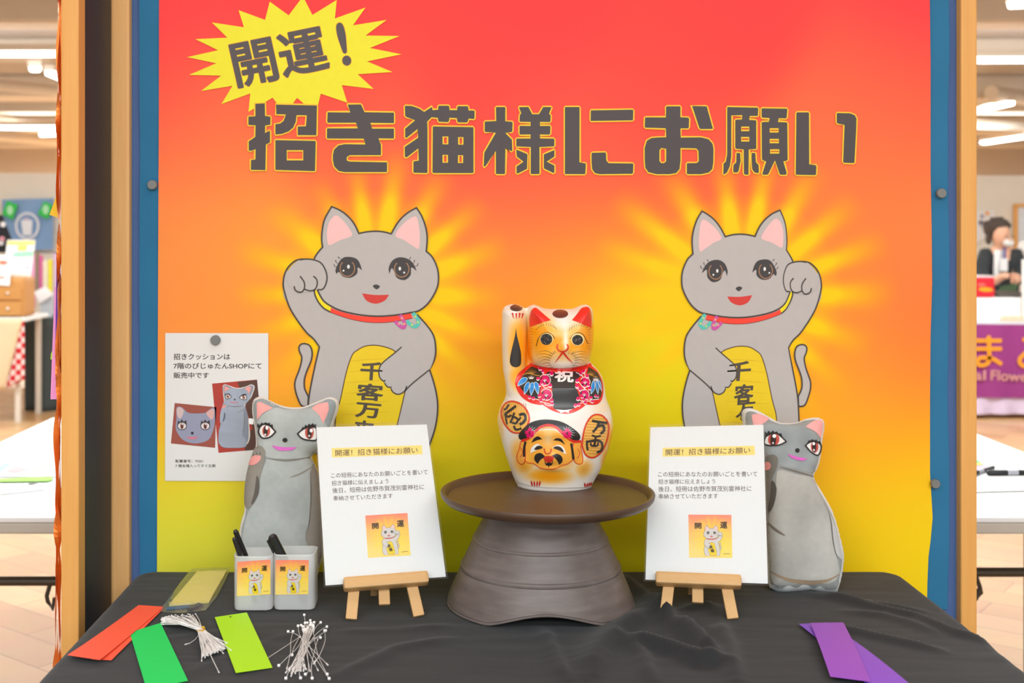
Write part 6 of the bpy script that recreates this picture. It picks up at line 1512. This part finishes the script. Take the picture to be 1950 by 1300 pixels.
eb = [(0, 1), (1, 2), (2, 3), (3, 4), (4, 5), (5, 6), (6, 7), (3, 8), (8, 9), (9, 10), (10, 11), (11, 12), (3, 13), (13, 14), (14, 15), (15, 16), (0, 17), (17, 18), (18, 19), (19, 20), (0, 21), (21, 22), (22, 23), (23, 24)]
skin_mesh('body', nb, eb, M['skin'], ps)
jn = [(hip, (.14, .11)), (pp(1904, 570, .09), (.145, .115)), (pp(1904, 515, .04), (.165, .115)), (pp(1905, 484, .02), (.145, .085)), (pp(1879, 485, 0), .072), (pp(1867, 522, -.03), .064), (pp(1886, 541, -.2), .054), (pp(1902, 531, -.28), .044), (pp(1933, 485, 0), .072), (pp(1944, 520, -.05), .064), (pp(1936, 536, -.22), .050)]
skin_mesh('jacket', jn, [(0, 1), (1, 2), (2, 3), (3, 4), (4, 5), (5, 6), (6, 7), (3, 8), (8, 9), (9, 10)], M['jacket'], ps)
skin_mesh('trousers', [(hip, (.15, .12)), (pp(1884, 650, -.05), .10), (pp(1882, 655, -.2), .075), (V((pp(1882, 655, -.2).x, YP - .2, .12)), .06), (pp(1924, 650, -.05), .10), (pp(1926, 655, -.2), .075), (V((pp(1926, 655, -.2).x, YP - .2, .12)), .06)], [(0, 1), (1, 2), (2, 3), (0, 4), (4, 5), (5, 6)], M['jacket'], ps)
yv = YP - .125
MB().sheet(lambda u, v: at(1891 + (10 - 3 * v) * u * 1.9 - 2 * v + 2, 476 + 50 * v, yv + .035 * (1 - math.sin(math.pi * u))), 8, 8).build('shirt', M['white'], ps, True)
MB().sheet(lambda u, v: at(1911 + 4 * u, 471 + 22 * v, yv - .015), 2, 4).build('lanyard', mat('blue_lanyard', (44, 70, 160), .7), ps, True)
MB().slab([at(*p, yv - .02) for p in [(1904, 492), (1919, 492), (1919, 516), (1904, 516)]], V((0, .004, 0))).build('name_card', M['whitepaper'], ps)
hd = pp(1905, 444, -.04)
rng = random.Random(3); mb = MB()
mb.ball(hd + V((-.012, .045, .035)), .098, .10, .085, 18, 12)
for i in range(46):
    an = rng.uniform(0, 6.28); el = rng.uniform(.15, 1.5)
    c = hd + V((-.010, .045, .03)) + V((.088 * math.cos(an) * math.cos(el * .9), .085 * math.sin(an) * math.cos(el * .9), .075 * math.sin(el)))
    if c.y < hd.y - .045 and c.z < hd.z + .045 and c.x > hd.x - .05: continue
    mb.ball(c, rng.uniform(.018, .032), rng.uniform(.018, .03), rng.uniform(.02, .03), 8, 6)
for i in range(9): mb.ball(hd + V((-.085 + .004 * i, .02 + .008 * i, -.045 + .01 * (i % 3))), .024, .03, .045, 8, 6)
mb.build('hair', M['hair'], ps, True)
fy = hd.y - .098
mb = MB().ball((pp(1908, 462).x, hd.y - .075, pp(1908, 462).z), .042, .04, .03, 14, 8); mb.build('mask', mat('white_mask', (226, 228, 226), .8), ps, True)
for sx_ in (-.024, .026): MB().ball((pp(1907, 450).x + sx_, hd.y - .098, pp(1907, 450).z + .002), .009, .006, .005, 8, 6).build('eye', M['hair'], ps, True)
MB().ball((pp(1907, 454).x + .002, hd.y - .11, pp(1907, 454).z - .006), .010, .014, .014, 8, 6).build('nose', M['skin'], ps, True)
for hx, hy, s_ in ((1924, 526, 1), (1930, 529, -1)):
    base = pp(hx, hy, -.37 if s_ > 0 else -.34)
    for k in range(4): MB().tube([base + V((.012 * s_ * .8, -.01, .004 - .010 * k + .012)), base + V((.034 * s_ * .8, -.03 - .003 * k, .002 - .011 * k + .01)), base + V((.048 * s_ * .8, -.048, -.012 - .011 * k + .008))], [.0085, .008, .006], 8).build('finger', M['skin'], ps, True)
    MB().tube([base + V((0, -.016, .018)), base + V((.018 * s_, -.04, .016)), base + V((.030 * s_, -.052, .004))], [.010, .009, .007], 8).build('thumb', M['skin'], ps, True)
chs = thing('stool', 'stool hidden behind the right booth under the seated person', 'stool', (hip.x, hip.y, 0))
MB().lathe([(.0005, hip.z - .20), (.17, hip.z - .20), (.175, hip.z - .18), (.16, hip.z - .17), (.0005, hip.z - .17)], (hip.x, hip.y), 24).build('seat', M['charcoal'], chs, True)
for i in range(4): an = math.pi / 4 + i * math.pi / 2; MB().tube([(hip.x + .13 * math.cos(an), hip.y + .13 * math.sin(an), hip.z - .20), (hip.x + .17 * math.cos(an), hip.y + .17 * math.sin(an), 0)], .012, 8).build('leg', M['dark_metal'], chs, True)
